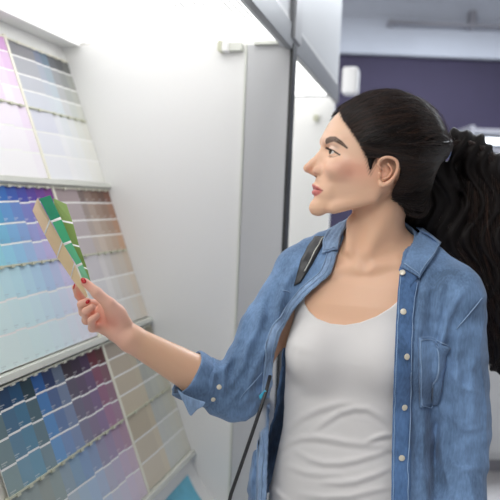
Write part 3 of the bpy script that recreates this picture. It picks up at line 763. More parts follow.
# skin colours
def lin(c): return np.array(srgb(*c))
def body_cols(V):
    q = (V - H0) @ AXH.T; m = q.copy(); m[:, 1] = np.abs(m[:, 1])
    s = pj(H0 + m[:, :1] * FV + m[:, 1:2] * LV + m[:, 2:] * Z_)
    c = np.tile(lin((226, 182, 152)), (len(V), 1))
    head = (q[:, 2] > zl(225)) & (np.abs(q[:, 0]) < .14)
    def mixc(c, col, a): return c * (1 - a[:, None]) + lin(col) * a[:, None]
    g = lambda cx, cy, rx, ry: np.exp(-(((s[:, 0] - cx) / rx) ** 2 + ((s[:, 1] - cy) / ry) ** 2)) * head
    c = mixc(c, (240, 202, 176), g(338, 150, 38, 46) * .85)
    c = mixc(c, (220, 132, 112), g(350, 170, 23, 12) * .45)            # rouge
    c = mixc(c, (222, 150, 124), g(308, 170, 6, 5) * .5)
    c = mixc(c, (206, 138, 112), g(388, 170, 12, 14) * .5)
    c = mixc(c, (212, 190, 184), g(333, 147.8, 6, 2.4) * .5)          # bright highlight painted into the upper lid colour
    # lips
    lip = [(309, 183), (311.2, 182.6), (314, 184.6), (318, 186.6), (323.2, 190.4), (319.5, 194.2), (315, 196.4), (311, 195.6), (308.5, 193)]
    a = np.clip(.5 - pin(s, lip) * 1.0, 0, 1) * head * (q[:, 0] > .08)
    c = mixc(c, (204, 108, 108), a * .9)
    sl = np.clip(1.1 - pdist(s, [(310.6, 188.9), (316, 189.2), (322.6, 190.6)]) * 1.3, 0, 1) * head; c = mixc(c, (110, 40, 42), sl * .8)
    # brow
    brow = [(325.6, 141.2), (326.2, 144.0), (329.5, 142.4), (334, 141.2), (340, 144.0), (347, 148.6), (347.6, 147.6), (341.5, 141.0), (335.5, 136.8), (330, 136.9), (326.2, 138.8)]
    hair_ = .86 + .14 * np.sin(s[:, 0] * 5.5 + s[:, 1] * 3)
    a = np.clip(.9 - pin(s, brow) * 1.1, 0, 1) * head * (m[:, 1] > .006) * hair_
    c = mixc(c, (50, 36, 33), np.clip(a, 0, .95))
    # liner
    a = np.clip(1.5 - pdist(s, [(326.4, 147.6), (330, 149.2), (334.5, 151.6), (339.6, 154.8)]) * 1.25, 0, 1) * head * (m[:, 1] > .012)
    c = mixc(c, (26, 18, 18), a)
    a = np.clip(1.0 - pdist(s, [(328.6, 156.4), (333, 157.2), (338.5, 155.2)]) * 1.5, 0, 1) * head * (m[:, 1] > .012) * .55
    c = mixc(c, (90, 60, 54), a)
    nost = np.clip(1.2 - pdist(s, [(313, 176.4), (316.2, 176.6)]) * 1.0, 0, 1) * head * (m[:, 1] < .012); c = mixc(c, (110, 56, 46), nost * .7)
    # hand: warmer palm and fingertips
    hd = np.clip((WR_R[0] + .03 - V[:, 0]) / .05, 0, 1) * (V[:, 0] < 0)
    c = mixc(c, (240, 188, 170), hd * .8)
    sp = pj(V)
    for cx, cy, r in ((89, 300, 5), (93, 311, 4), (86, 283, 5), (79, 295, 5), (98, 320, 5), (112, 322, 8)):
        c = mixc(c, (228, 140, 122), np.exp(-(((sp[:, 0] - cx) ** 2 + (sp[:, 1] - cy) ** 2) / r ** 2)) * .5 * (V[:, 0] < 0))
    a = np.clip(.45 - (pin(s, HL) - 1.5 * np.sin(s[:, 0] * 2.1 + s[:, 1] * 1.3)) / 5.0, 0, 1) * head * (q[:, 2] > zl(200)) * (s[:, 0] < 377 + 200 * (s[:, 1] < 154))
    c = mixc(c, (52, 38, 34), a * .92)
    return c
ROOT = P(356, 500, 1.29); ROOT = np.array([ROOT[0], ROOT[1], 0])
wom = empty('person', ROOT)
tag(wom, 'dark-haired woman in a blue denim shirt and white top, looking at the paint strips', 'person')
body = mesh_obj('body', BV, BFc, M['skin'], wom, True, cols=body_cols(BV))
print('body', _t.time() - _T)

# eyes
def eye_mat():
    n = NT('eye'); g = n.n('ShaderNodeTexCoord'); sx = n.n('ShaderNodeSeparateXYZ'); n.l(g.outputs['Object'], sx.inputs[0])
    cr = n.n('ShaderNodeValToRGB'); cr.color_ramp.interpolation = 'LINEAR'
    mp = n.n('ShaderNodeMapRange'); mp.inputs[1].default_value = 0; mp.inputs[2].default_value = .012
    n.l(sx.outputs['Z'], mp.inputs[0]); n.l(mp.outputs[0], cr.inputs[0])
    e = cr.color_ramp.elements; e[0].position = 0; e[0].color = (*srgb(232, 228, 226), 1); e[1].position = 1; e[1].color = (.005, .005, .005, 1)
    for pos, c in ((.84, (232, 228, 226)), (.872, (50, 44, 42)), (.92, (108, 92, 76)), (.965, (70, 56, 46)), (.972, (6, 6, 6))):
        x = e.new(pos); x.color = (*srgb(*c), 1)
    n.l(cr.outputs[0], n.b.inputs['Base Color']); n.b.inputs['Roughness'].default_value = .08
    return n.m
EM = eye_mat()
for sg in (1, -1):
    c = eye_c * (1, sg, 1); cw = HW(c)
    u = []; fs = []; nu, nv = 24, 16
    for j in range(nv + 1):
        for i in range(nu):
            a, t = 2 * math.pi * i / nu, math.pi * j / nv; u.append((math.sin(t) * math.cos(a) * .0121, math.sin(t) * math.sin(a) * .0121, math.cos(t) * .0121))
    for j in range(nv):
        for i in range(nu): fs.append((j * nu + i, (j + 1) * nu + i, (j + 1) * nu + (i + 1) % nu, j * nu + (i + 1) % nu))
    o = mesh_obj('eye', u, fs, EM, None, True); o.parent = wom
    o.location = Vector(cw - ROOT); gz = Vector(FV * .97 + LV * (.22 if sg == 1 else .2) + Z_ * .10)
    o.rotation_euler = gz.to_track_quat('Z', 'Y').to_euler()
# lashes
b = MB()
for sg in (1, -1):
    for k in range(14):
        t = k / 13; e = eye_c + np.array([.0128 - .0035 * t, -.009 + .021 * t, .0046 - .0052 * t]); e0 = HW(e * (1, sg, 1))
        dirv = np.array([.0062 - .002 * t, .0005 + .0035 * t, .0022 + .001 * t]); e1 = HW((e + dirv * .55) * (1, sg, 1)); e2 = HW((e + dirv + (0, 0, .0015)) * (1, sg, 1))
        b.tube([e0, e1, e2], [.00035, .00028, .00008], 4)
b.build('eyelashes', M['lash'], wom)
tag(bpy.data.objects['eyelashes'], kind='stuff')
# nails
def nail(c, n, up_, rx, ry, m_=M['nail']):
    n = np.asarray(n, float); n /= np.linalg.norm(n); up_ = np.asarray(up_, float); up_ -= n * (up_ @ n); up_ /= np.linalg.norm(up_); sd = np.cross(up_, n)
    V = []; Fs = []
    nr, na = 5, 16
    V.append(c + n * .0011)
    for j in range(1, nr + 1):
        for i in range(na):
            a = 2 * math.pi * i / na; r = j / nr; x, y = math.cos(a) * r * rx, math.sin(a) * r * ry
            V.append(c + sd * x + up_ * y + n * (.0011 * (1 - r ** 3) - .09 * (x / rx) ** 2 * rx))
    for i in range(na): Fs.append((0, 1 + i, 1 + (i + 1) % na))
    for j in range(nr - 1):
        for i in range(na): Fs.append((1 + j * na + i, 1 + (j + 1) * na + i, 1 + (j + 1) * na + (i + 1) % na, 1 + j * na + (i + 1) % na))
    o = mesh_obj('fingernail', V, Fs, m_, wom, True); s_ = o.modifiers.new('s', 'SOLIDIFY'); s_.thickness = .0006; return o
hs = lambda px: march(skin_hand, [px], 1.0, 1.5)[0]
for pxy, d2 in (((83.6, 280.6), ((83.2, 279), (88, 285))), ((87.6, 301.8), ((89.5, 299.5), (85, 305)))):
    c = hs(pxy); n = grad_n(skin_hand, np.array([c]))[0]; n = n * .6 + (-FW) * .4
    u_ = P(*d2[0], 1.17) - P(*d2[1], 1.17)
    nail(c + n / np.linalg.norm(n) * .0004, n, u_, .0046 if pxy[1] < 290 else .0034, .0062 if pxy[1] < 290 else .0046)
c = P(74.0, 286.2, 1.187); nail(c, RT * -.75 - FW * .5 + UP * .2, P(73.5, 283, 1.187) - P(76, 291, 1.19), .0032, .0055)
# ------------------------------------------------------------------ clothes
def ridge(p2, poly, wd, amp):
    out = np.full(len(p2), 1e9); tb = np.zeros(len(p2)); n = len(poly) - 1
    for i in range(n):
        a = np.array(poly[i], float); d = np.array(poly[i + 1], float) - a; h = np.clip((p2 - a) @ d / (d @ d), 0, 1)
        q = np.linalg.norm(p2 - a - h[:, None] * d, axis=1); m_ = q < out; out = np.where(m_, q, out); tb = np.where(m_, (i + h) / n, tb)
    return amp * np.exp(-(out / wd) ** 2) * (.25 + .75 * np.sin(np.pi * tb))
TANK_R = [
    ([(289, 428), (303, 417), (320, 409), (338, 404), (356, 402)], 3.6, .0040), ([(312, 432), (325, 422), (340, 412), (355, 408), (368, 409), (381, 417), (392, 426)], 3.4, .0044),
    ([(284, 446), (292, 441), (301, 438), (316, 437), (330, 439), (346, 442), (362, 444), (388, 446)], 3.2, .0042), ([(298, 452), (310, 459), (324, 463), (340, 463), (356, 460), (374, 455), (392, 448)], 3.2, .0042),
    ([(290, 466), (306, 472), (322, 474), (340, 473)], 3, .003), ([(323, 482), (340, 483), (356, 481), (374, 475), (392, 467)], 3.2, .004), ([(266, 484), (278, 494), (290, 504)], 3, .004),
    ([(300, 494), (325, 497), (350, 496), (392, 486)], 3, .0035), ([(366, 441), (380, 436), (393, 434)], 2.6, .004), ([(288, 340), (300, 348), (314, 352)], 5, .0016), ([(278, 402), (300, 392), (330, 388)], 6, .002)]
NECK_T = [(332, 225), (306, 288), (304.5, 303), (309, 311), (317, 318.5), (330, 323.5), (345, 325), (360, 322.5), (376, 316.5), (390, 308), (399, 300), (404, 250), (408, 180), (335, 180)]
def tank(p):
    d = smin(torso(p, .004, .004), breasts(p, .0015), .035)
    s = pj(p); fr = tuv(p)[1] > 0
    r = 0
    for poly, wd, amp in TANK_R: r = r + ridge(s, poly, wd * 1.1, amp * 1.35) - ridge(s - (0, 5.5), poly, wd, amp * .5)
    d = d - r * fr * .8
    cutd = -pin(s, NECK_T) * .0018
    back = p[:, 2] - P(370, 290, 1.3)[2]
    d = smax(d, np.where(fr, cutd, back), .0015)
    return smax(d, P(350, 548, 1.2)[2] - p[:, 2], .002)
v, f = extract(tank, (-.02, 1.04, .74), (.42, 1.44, 1.30), .0021, 1.3)
mesh_obj('tank_top', v, f, M['tank'], wom, True); print('tank', len(v), _t.time() - _T)
# neckline hem
hem = [(305.5, 305), (309.5, 312.3), (317.5, 320), (330, 325), (345, 326.6), (360, 324.2), (376.5, 318.3), (391, 309.6), (398, 304)]

# trousers, shoes (below the frame)
def trousers(p):
    d = torso(p, .008, .008); d = smax(d, p[:, 2] - P(350, 560, 1.2)[2], .004)
    for sg in (1, -1):
        hp = ROOT + BL * .085 * sg; d = smin(d, chain(p, [hp + Z_ * .74, hp + Z_ * .45 + BF * .015, hp + Z_ * .09], [.085, .060, .050], .03), .03)
    return smax(d, .085 - p[:, 2], .004)
v, f = extract(trousers, ROOT + (-.26, -.22, .06), ROOT + (.26, .22, .86), .0045, 1.2)
mesh_obj('trousers', v, f, M['jeans'], wom, True)
for sg in (1, -1):
    hp = ROOT + BL * .085 * sg
    def shoe(p):
        d = ell(p, hp + BF * .055 + Z_ * .03, (.044, .135, .055), np.array([BL, BF, Z_])); d = smin(d, cap(p, hp + Z_ * .05, hp + Z_ * .11, .040, .038), .02)
        return smax(smax(d, -p[:, 2] + .001, .004), p[:, 2] - .12, .004)
    v, f = extract(shoe, hp + (-.2, -.22, -.01), hp + (.2, .2, .16), .004, 1.2); mesh_obj('shoe', v, f, M['shoe'], wom, True)

# open denim shirt
EDGE_R = [(360, 205), (351, 221), (338, 252), (331, 274), (309.6, 292), (294, 309), (280.5, 333), (274.5, 352), (271.5, 375), (269.5, 400), (268.5, 436), (267.3, 468), (266, 560)]
EDGE_L = [(402, 205), (406, 236), (400, 268), (398, 290), (396, 320), (394.5, 360), (393, 400), (391.5, 460), (391, 560)]
OPEN = EDGE_R + EDGE_L[::-1]
FOLDS = [  # traced fold crests: polyline, width px, height m
    ([(300, 262), (285, 285), (276, 312)], 5, .005), ([(281, 296), (276, 330), (262, 362)], 4, .006), ([(262, 300), (258, 330), (240, 362)], 5, .004), ([(250, 340), (243, 366), (228, 388)], 4, .0045),
    ([(264, 352), (252, 378), (246, 398)], 3.6, .005), ([(236, 352), (222, 372)], 3.5, .003), ([(272, 372), (262, 392), (240, 404)], 4, .004), ([(214, 372), (210, 396)], 2.5, .003), ([(226, 364), (222, 400)], 2.8, .003),
    ([(430, 262), (424, 300), (420, 332)], 5, .0045), ([(446, 268), (438, 300), (437, 330)], 4, .0035), ([(462, 290), (448, 318), (440, 352), (436, 400), (431, 450), (428, 505)], 4.2, .008),
    ([(425, 408), (424, 440), (421, 505)], 4.5, .005), ([(409, 420), (411, 460), (409, 505)], 3.5, .003), ([(478, 330), (472, 370), (474, 410), (468, 450)], 5, .0035), ([(458, 350), (455, 385), (458, 430), (450, 480)], 4, .0035),
    ([(450, 372), (462, 388), (478, 392)], 3.5, .003), ([(452, 420), (468, 430), (482, 428)], 3.5, .003), ([(446, 462), (462, 470), (480, 468)], 3.5, .003), ([(257, 410), (253, 450), (250, 505)], 4, .005), ([(246, 440), (243, 505)], 3, .004),
    ([(262, 420), (261, 505)], 2, .003)]
VALLEYS = [([(441, 350), (436, 400), (433, 450), (432, 505)], 4.5, .012), ([(272, 352), (266, 380), (262, 400)], 4, .006), ([(270, 292), (268, 320), (250, 350)], 4, .004), ([(402, 300), (415, 420), (416, 505)], 4, .002), ([(250, 404), (262, 380)], 3, .004)]
S_E = SH_L + (EL_L - SH_L)
def sleeve_r(p):
    d = cap(p, P(298, 278, 1.322), P(266, 331, 1.285), .052, .053); d = smin(d, cap(p, P(266, 331, 1.285), EL_R, .053, .049), .01)
    m_ = EL_R + (WR_R - EL_R) * .34
    g = cap(p, EL_R, m_, .0495, .0455); g = smax(g, (p - m_) @ fa.astype(np.float32), .002)
    return smin(d, g, .012)
def sleeve_l(p): return smin(cap(p, SH_L, EL_L, .0570, .0535), cap(p, EL_L, P(459, 520, 1.17), .0535, .047), .01)
def shirt_solid(p):
    u, v, z = tuv(p)
    k = np.clip((P(360, 330, 1.2)[2] - z) / .30, 0, 1)
    ga = .014 + np.where(u < 0, .030, .036) * k
    d = torso(p, ga, .014 + .010 * k, 2.6)
    d = smin(d, breasts(p, .012), .04)
    d = smin(d, cap(p, P(389, 240, 1.315), P(446, 284, 1.245), .046, .050), .03)
    d = smin(d, cap(p, P(366, 236, 1.34), P(304, 267, 1.335), .048, .051), .03)
    d = smin(d, sleeve_l(p), .018); d = smin(d, sleeve_r(p), .024)
    s = pj(p); r = 0
    for poly, wd, amp in FOLDS: r = r + ridge(s, poly, wd, amp * 1.8)
    for poly, wd, amp in VALLEYS: r = r - ridge(s, poly, wd, amp)
    q = p * 1.0
    rg = lambda ph, sh_: (1 - np.abs(np.sin(ph))) ** sh_
    x_, y_ = s[:, 0], s[:, 1]
    mR = np.clip((x_ - 414) / 12, 0, 1) * np.clip((y_ - 290) / 60, .25, 1)
    r = r + mR * .0042 * (rg(x_ * .135 + .9 * np.sin(y_ / 47) + .3 * np.sin(y_ / 17), 1.6) - .35)
    mA = np.clip((300 - x_) / 20, 0, 1) * np.clip((y_ - 268) / 60, .2, 1)
    r = r + mA * .0040 * (rg((x_ * .62 + y_ * .55 + 7 * np.sin(x_ / 13) + 5 * np.sin(y_ / 21)) * .105, 1.8) - .35)
    w_ = np.sin(q[:, 0] * 61 + 2.1 * np.sin(q[:, 2] * 47)) * np.sin(q[:, 2] * 73 + 2.5 * np.sin(q[:, 0] * 39 + 1)) * .0019
    fr = np.clip(v * 20 + .6, 0, 1)
    return d - (r * fr + w_)
def nk_cut(p):
    q = p - np.asarray(P(378, 240, 1.28), np.float32)
    return np.sqrt(q[:, 0] ** 2 + q[:, 1] ** 2) - .068
def shirt(p):
    d = shirt_solid(p); d = smax(d, -(d + .0062), .0008)
    s = pj(p); fr = tuv(p)[1] > -.01
    op = -pin(s, OPEN) * .0018
    d = smax(d, np.where(fr, op, 1.0), .0008) if False else np.maximum(d, np.where(fr, op, -1.0))
    d = np.maximum(d, np.minimum(-nk_cut(p), 1) * np.where(p[:, 2] > P(378, 262, 1.28)[2], 1, 0) - np.where(p[:, 2] > P(378, 262, 1.28)[2], 0, 1))
    d = np.maximum(d, P(350, 545, 1.2)[2] - p[:, 2])
    m_ = EL_R + (WR_R - EL_R) * .335
    d = np.where(p[:, 0] < EL_R[0] + .01, np.maximum(d, (p - m_) @ fa.astype(np.float32)), d)
    e_ = P(459, 520, 1.17); d = np.where(((p - SH_L) @ np.array([1, 0, 0]) > -.055) & (p[:, 1] < 2), d, d)
    return d
v, f = extract(shirt, (-.14, 1.02, .76), (.52, 1.46, 1.40), .0023, 1.4)
print('shirt', len(v), _t.time() - _T)
sh = mesh_obj('denim_shirt', v, f, M['denim'], wom, True)
sm = sh.modifiers.new('sm', 'SMOOTH'); sm.factor = .5; sm.iterations = 2

def patch(name, corners, nu, nv, lift, th, material, parent=sh, smooth=True, fn=shirt_solid, wave=0, thick_in=True, ts=(.8, 2.0), curl=None):
    """cloth patch lying on a surface: corners TL,TR,BR,BL or two edge polylines (left, right) in traced coordinates"""
    if isinstance(corners[0][0], (int, float)): left, right = [corners[0], corners[3]], [corners[1], corners[2]]
    else: left, right = corners
    def res(poly, n):
        poly = np.array(poly, float); d = np.r_[0, np.cumsum(np.linalg.norm(np.diff(poly, axis=0), axis=1))]; t = np.linspace(0, d[-1], n)
        return np.stack([np.interp(t, d, poly[:, i]) for i in (0, 1)], 1)
    A, B_ = res(left, nv), res(right, nv); tt = np.linspace(0, 1, nu)
    G = A[:, None] * (1 - tt)[None, :, None] + B_[:, None] * tt[None, :, None]
    pts = march(fn, G.reshape(-1, 2), *ts); nr = grad_n(fn, pts, .004)
    lf = np.full(len(pts), lift)
    if wave: lf = lf + wave * np.sin(np.arange(len(pts)) * 1.7) 
    if curl is not None:
        uu = np.tile(tt, nv); vv = np.repeat(np.linspace(0, 1, nv), nu); lf = lf + curl(uu, vv)
    T = pts + nr * lf[:, None]; Bm = T - nr * th
    n = nu * nv; V = np.vstack([T, Bm]); Fs = []
    for j in range(nv - 1):
        for i in range(nu - 1):
            a = j * nu + i; Fs.append((a, a + nu, a + nu + 1, a + 1)); Fs.append((n + a, n + a + 1, n + a + nu + 1, n + a + nu))
    rim = [i for i in range(nu)] + [j * nu + nu - 1 for j in range(1, nv)] + [(nv - 1) * nu + i for i in range(nu - 2, -1, -1)] + [j * nu for j in range(nv - 2, 0, -1)]
    for a, c in zip(rim, rim[1:] + rim[:1]): Fs.append((a, c, n + c, n + a))
    V = V - ROOT
    o = mesh_obj(name, V, Fs, material, None, smooth); o.parent = parent
    return o
def stitch_line(poly, wd=.55, lift=.0035, fn=shirt_solid, m_=None):
    poly = np.array(poly, float); t = np.gradient(poly, axis=0); nn = np.stack([-t[:, 1], t[:, 0]], 1); nn /= np.linalg.norm(nn, axis=1)[:, None]
    L_ = poly + nn * wd / 2; R_ = poly - nn * wd / 2
    ln = np.linalg.norm(np.diff(poly, axis=0), axis=1).sum()
    patch('stitching', (L_.tolist(), R_.tolist()), 2, max(6, int(ln / 2.5)), lift, .0012, m_ or M['stitch'], fn=fn)
# placket on the wearer's left front, its buttons and stitches
edL = [(400, 272), (398, 290), (396, 320), (394.3, 360), (392.8, 400), (391.6, 460), (391, 520)]
edR = [(419, 283), (415.5, 300), (413.5, 325), (412, 360), (410.8, 400), (410, 460), (409.5, 520)]
patch('placket', (edL, edR), 5, 60, .0040, .0035, M['denim_d'], curl=lambda u, v: .0006 * np.sin(v * 90))
stitch_line([(x + 1.6, y) for x, y in edL], .6, .0048); stitch_line([(x - 1.6, y) for x, y in edR], .6, .0048)
def button(px, py, r=.0056, fn=shirt_solid, lift=.0055, par=sh):
    c = march(fn, [(px, py)])[0]; n = grad_n(fn, np.array([c]), .006)[0]; c = c + n * lift
    b = MB(); n_ = np.asarray(n); b.tube([c - n_ * .0012, c + n_ * .0006, c + n_ * .0010], [r * .9, r, r * .82], 18); b.V = [tuple(np.array(x) - ROOT) for x in b.V]
    o = mesh_obj('button', b.V, b.F, M['button'], None, True); o.parent = par
    b2 = MB(); b2.tube([c + n_ * .0009, c + n_ * .0013], [r * .45, r * .4], 12)
    return o
for q in ((403.2, 312), (405.2, 356.4), (403.2, 406.6), (401.3, 457)): button(*q)
# pocket
patch('pocket', [(418, 337.5), (447, 345.5), (438, 404), (419, 407)], 10, 18, .0052, .004, M['denim'], curl=lambda u, v: .006 * np.exp(-((v / .12) ** 2)) * np.clip(u - .45, 0, 1) * 2)
stitch_line([(417.8, 341), (428, 339.2), (436, 341.5), (440, 348), (447.5, 348.5)], .6, .0075); stitch_line([(418.2, 337.6), (428, 336), (437, 338.5), (446.5, 345)], .6, .0085)
stitch_line([(418.6, 340), (419.3, 370), (419.6, 405), (428, 408), (432, 404)], .6, .0062); stitch_line([(438, 349), (436.5, 372), (433, 392)], .7, .0062)
# shoulder seams
stitch_line([(481, 298), (473, 308), (464, 319), (457, 329)], .7, .003)
stitch_line([(283, 290.5), (287, 291), (291, 293)], .7, .003); stitch_line([(262, 372), (250, 386), (240, 398)], .5, .002)
# front edge of the wearer's right front: frayed pale hem, band
eR = [(337.5, 253), (334.5, 265), (330.5, 275), (309.8, 292.5), (294.3, 309.5), (281, 333.5), (275, 352), (272, 375), (270, 400), (268.8, 436), (267.5, 468), (266.5, 520)]
def offs(poly, d): return [(x - d, y - d * .35) for x, y in poly]
patch('front_band', (offs(eR, 9), offs(eR, .2)), 4, 70, .0036, .0035, M['denim_in'], curl=lambda u, v: .0011 * np.sin(v * 170) * (u > .3))
stitch_line(offs(eR, 4.5), .7, .0052); stitch_line(offs(eR, 9), .6, .0048)

# collar: stand at the back and the two flaps
def flap(name, rows, material, th=.003, nu=14):
    """rows: list of (list of (px,py,Y)) polylines from the neck side to the free edge"""
    R_ = []
    for r in rows:
        pts = np.array([P(*q) for q in r]); d = np.r_[0, np.cumsum(np.linalg.norm(np.diff(pts, axis=0), axis=1))]; t = np.linspace(0, d[-1], nu)
        R_.append(np.stack([np.interp(t, d, pts[:, i]) for i in range(3)], 1))
    V = np.vstack(R_) - ROOT; n = len(rows); Fs = [(j * nu + i, (j + 1) * nu + i, (j + 1) * nu + i + 1, j * nu + i + 1) for j in range(n - 1) for i in range(nu - 1)]
    o = mesh_obj(name, V, Fs, material, None, True); o.parent = sh
    so_ = o.modifiers.new('s', 'SOLIDIFY'); so_.thickness = th; so_.offset = 0
    sb = o.modifiers.new('b', 'SUBSURF'); sb.levels = sb.render_levels = 2
    return o
flap('collar', [  # round the back of the neck
    [(421, 232, 1.25), (414, 226, 1.33), (396, 222, 1.375), (372, 221, 1.385), (352, 223, 1.37)],
    [(427, 234, 1.24), (420, 226, 1.34), (398, 223, 1.392), (371, 222, 1.400), (347, 224, 1.38)],
    [(434, 239, 1.235), (426, 231, 1.35), (400, 229, 1.405), (371, 229, 1.412), (344, 229, 1.39)],
    [(440, 246, 1.235), (431, 238, 1.355), (401, 237, 1.41), (371, 237, 1.418), (341, 236, 1.395)]], M['denim_d'])
patch('collar_stand', ([(411, 245), (404, 258), (399, 271)], [(424, 262), (419, 276), (410, 288)]), 8, 14, .0055, .005, M['denim_d'])
patch('collar', ([(418, 233), (409, 251), (401.5, 268.5)], [(438.5, 248), (430, 263), (420.5, 282)]), 12, 16, .0105, .0045, M['denim'], curl=lambda u, v: .004 * u * v + .003 * (1 - v))
for sl_ in ([(436.5, 249), (428.3, 264), (419.6, 279)], [(404, 267.2), (411, 272.5), (419.5, 279)]): stitch_line(sl_, .6, .0160, m_=M['stitch'])
patch('collar', ([(328, 236), (324.5, 246), (323.5, 256.5)], [(352, 219.5), (343, 236), (338.5, 250.5)]), 12, 16, .0085, .0045, M['denim_in'], curl=lambda u, v: .003 * (1 - u) + .0012 * np.sin(u * 14 + v * 11))
stitch_line([(328.5, 238), (325.8, 247), (325, 254.5), (331, 253), (337, 249.5)], .6, .0135)
button(402.6, 274.8, .0056, lift=.010)

# rolled cuff
cu = EL_R + (WR_R - EL_R) * .335
def cuff(p):
    q = p - (cu - UP * .006).astype(np.float32); t = q @ fa.astype(np.float32); rad = np.linalg.norm(q - t[:, None] * fa.astype(np.float32), axis=1)
    up_ = q @ UP.astype(np.float32)
    R_ = .0440 + .10 * np.clip(t, -.03, .05) + .0012 * np.sin(np.arctan2(q[:, 1], q[:, 2]) * 7) - .10 * np.maximum(t - .02, 0) 
    d = np.abs(rad - R_) - .0028
    bulge = .006 * np.exp(-((-up_ - .03) / .02) ** 2)
    return smax(np.maximum(d - 0, -1), np.maximum(t - (.030 + bulge * 1.2), -.028 - t), .003)
v, f = extract(cuff, cu + (-.09, -.09, -.09), cu + (.09, .09, .09), .0018, 1.4)
o = mesh_obj('cuff', v - ROOT, f, M['denim'], None, True); o.parent = sh
def cs(p): return smin(shirt_solid(p), cuff(p) , .002)
flap('cuff_flap', [[(176, 388, 1.165), (184, 394, 1.158), (196, 399, 1.160), (206, 402, 1.165)], [(183, 400, 1.158), (188, 405, 1.156), (194, 406, 1.158), (203, 407, 1.162)], [(189, 414, 1.160), (190.5, 416.5, 1.160), (192, 416, 1.160), (198, 408, 1.163)]], M['denim_in'])
button(219, 387, .0048, cs, .002); button(213, 399, .0044, cs, .002)
print('cloth', _t.time() - _T)

# ------------------------------------------------------------------ shoulder strap
so2 = empty('shoulder_strap', ROOT + (0, 0, 1.0)); 
def band(name, L_, R_, m_, lift, th, par, n=30):
    o = patch(name, (L_, R_), 5, n, lift, th, m_, curl=lambda u, v: .0006 * (1 - (2 * u - 1) ** 4))
    o.parent = par; me = o.data; co = np.empty(len(me.vertices) * 3); me.vertices.foreach_get('co', co); co = co.reshape(-1, 3) + ROOT - np.array(par['_o']); me.vertices.foreach_set('co', co.ravel()); me.update(); return o
band('strap', [(315.5, 237.5), (308, 248), (301.5, 260), (296.5, 274), (294.5, 286)], [(327, 238), (321, 249), (315, 260), (308.5, 271), (301, 283)], M['leather'], .0045, .0035, so2)
band('piping', [(323.6, 239), (317.2, 249.5), (311, 261), (305, 272)], [(324.6, 239), (318.2, 249.5), (312, 261), (306, 272)], M['silver'], .0062, .0012, so2)
b = MB(); b.tube([P(270, 376, 1.19), P(266, 392, 1.165), P(256, 422, 1.15), P(243, 460, 1.14), P(231, 494, 1.14), P(226, 515, 1.15)], .0034, 8)
o = b.build('cord', M['leather'], so2, True)
b = MB(); b.prism([P(260, 400, 1.17), P(259, 396, 1.168), P(265, 390, 1.162), P(266.5, 391.5, 1.162)], FW * .002); b.build('tag', M['cyan'], so2)
tag(so2, 'black bag strap over the shoulder of the denim shirt', 'strap')

# ------------------------------------------------------------------ hair
skq = lambda p: (p - H0.astype(np.float32)) @ AXH.T.astype(np.float32)
TIE = loc(443, 148)
def hairmass(q):
    hb = head_base(q) - .0065
    s = np.stack([q[:, 0], np.abs(q[:, 1]), q[:, 2]], 1).astype(np.float32)
    d = ell(s, loc(385, 137.5), (.088, .0790, .0790))
    d = smin(d, hb, .012)
    d = smin(d, ell(s, loc(404, 142), (.072, .066, .064)), .03)
    d = smin(d, ell(s, loc(402, 172, .022), (.045, .044, .055)), .03)
    d = smin(d, cap(s, loc(410, 172, .020), loc(414, 208, .012), .036, .026), .025)
    d = smin(d, cap(s, loc(416, 143), TIE + (.004, 0, 0), .042, .016), .03)
    return d
HL = [(330, 80), (337.5, 104), (339, 110), (343, 119), (349, 128), (357, 139), (363, 149), (366.5, 158), (368.5, 168), (370, 174), (372.5, 168), (375, 160), (379, 156), (388, 155), (397, 160), (400.5, 168), (399, 178), (394, 187), (391, 196), (394, 206), (400, 214), (460, 222), (470, 80)]
def side_px(q):
    """traced coordinates of the near-side mirror of a head-space point, taken on a fixed lateral plane"""
    m = np.stack([q[:, 0], np.minimum(np.abs(q[:, 1]), .2), q[:, 2]], 1)
    return pj(H0 + m[:, :1] * FV + m[:, 1:2] * LV + m[:, 2:] * Z_)
def hair_sdf(p):
    q = skq(p); d = hairmass(q)
    s = side_px(q)
    fl = np.sin(s[:, 0] * .9 + s[:, 1] * 2.6 + 2 * np.sin(s[:, 0] * .05)) * .0005
    hd = head_sdf(q)
    reg = pin(s, HL) * .0018
    d = smax(d + fl + .0070 * np.clip(1 + reg / .014, 0, 1), reg * 1.2, .002)
    return d
v, f = extract(hair_sdf, H0 + (-.12, -.14, -.12), H0 + (.16, .15, .17), .0020, 1.4)
hair = mesh_obj('hair', v, f, M['hair'], wom, True)
# strands swept from the hairline to the tie
def strands_mesh(name, paths, r0, r1, parent, material, sides=3):
    """paths (n, k, 3)"""
    n, k, _ = paths.shape; t = np.gradient(paths, axis=1); t /= np.linalg.norm(t, axis=2, keepdims=True) + 1e-9
    a = np.cross(t, np.broadcast_to(FW, t.shape)); a /= np.linalg.norm(a, axis=2, keepdims=True) + 1e-9; b_ = np.cross(t, a)
    rad = (r0 + (r1 - r0) * np.linspace(0, 1, k) ** 2)[None, :, None] if np.isscalar(r0) else r0
    rings = [paths + (a * math.cos(2 * math.pi * i / sides) + b_ * math.sin(2 * math.pi * i / sides)) * rad for i in range(sides)]
    V = np.stack(rings, 2).reshape(-1, 3); idx = np.arange(n * k * sides).reshape(n, k, sides); Fs = []
    for i in range(sides):
        j = (i + 1) % sides; Fs.append(np.stack([idx[:, :-1, i], idx[:, :-1, j], idx[:, 1:, j], idx[:, 1:, i]], -1).reshape(-1, 4))
    cr_ = rng.random(n) ** 3.5; cc = np.repeat(lin((20, 15, 14))[None] * (1 - cr_[:, None]) + lin((84, 60, 48))[None] * cr_[:, None], k * sides, axis=0)
    o = mesh_obj(name, V, np.vstack(Fs), material, None, True, cols=cc); o.parent = parent
    return o
def to_local(a): return a - ROOT
K = 16
hm_w = lambda p: hairmass(skq(p))
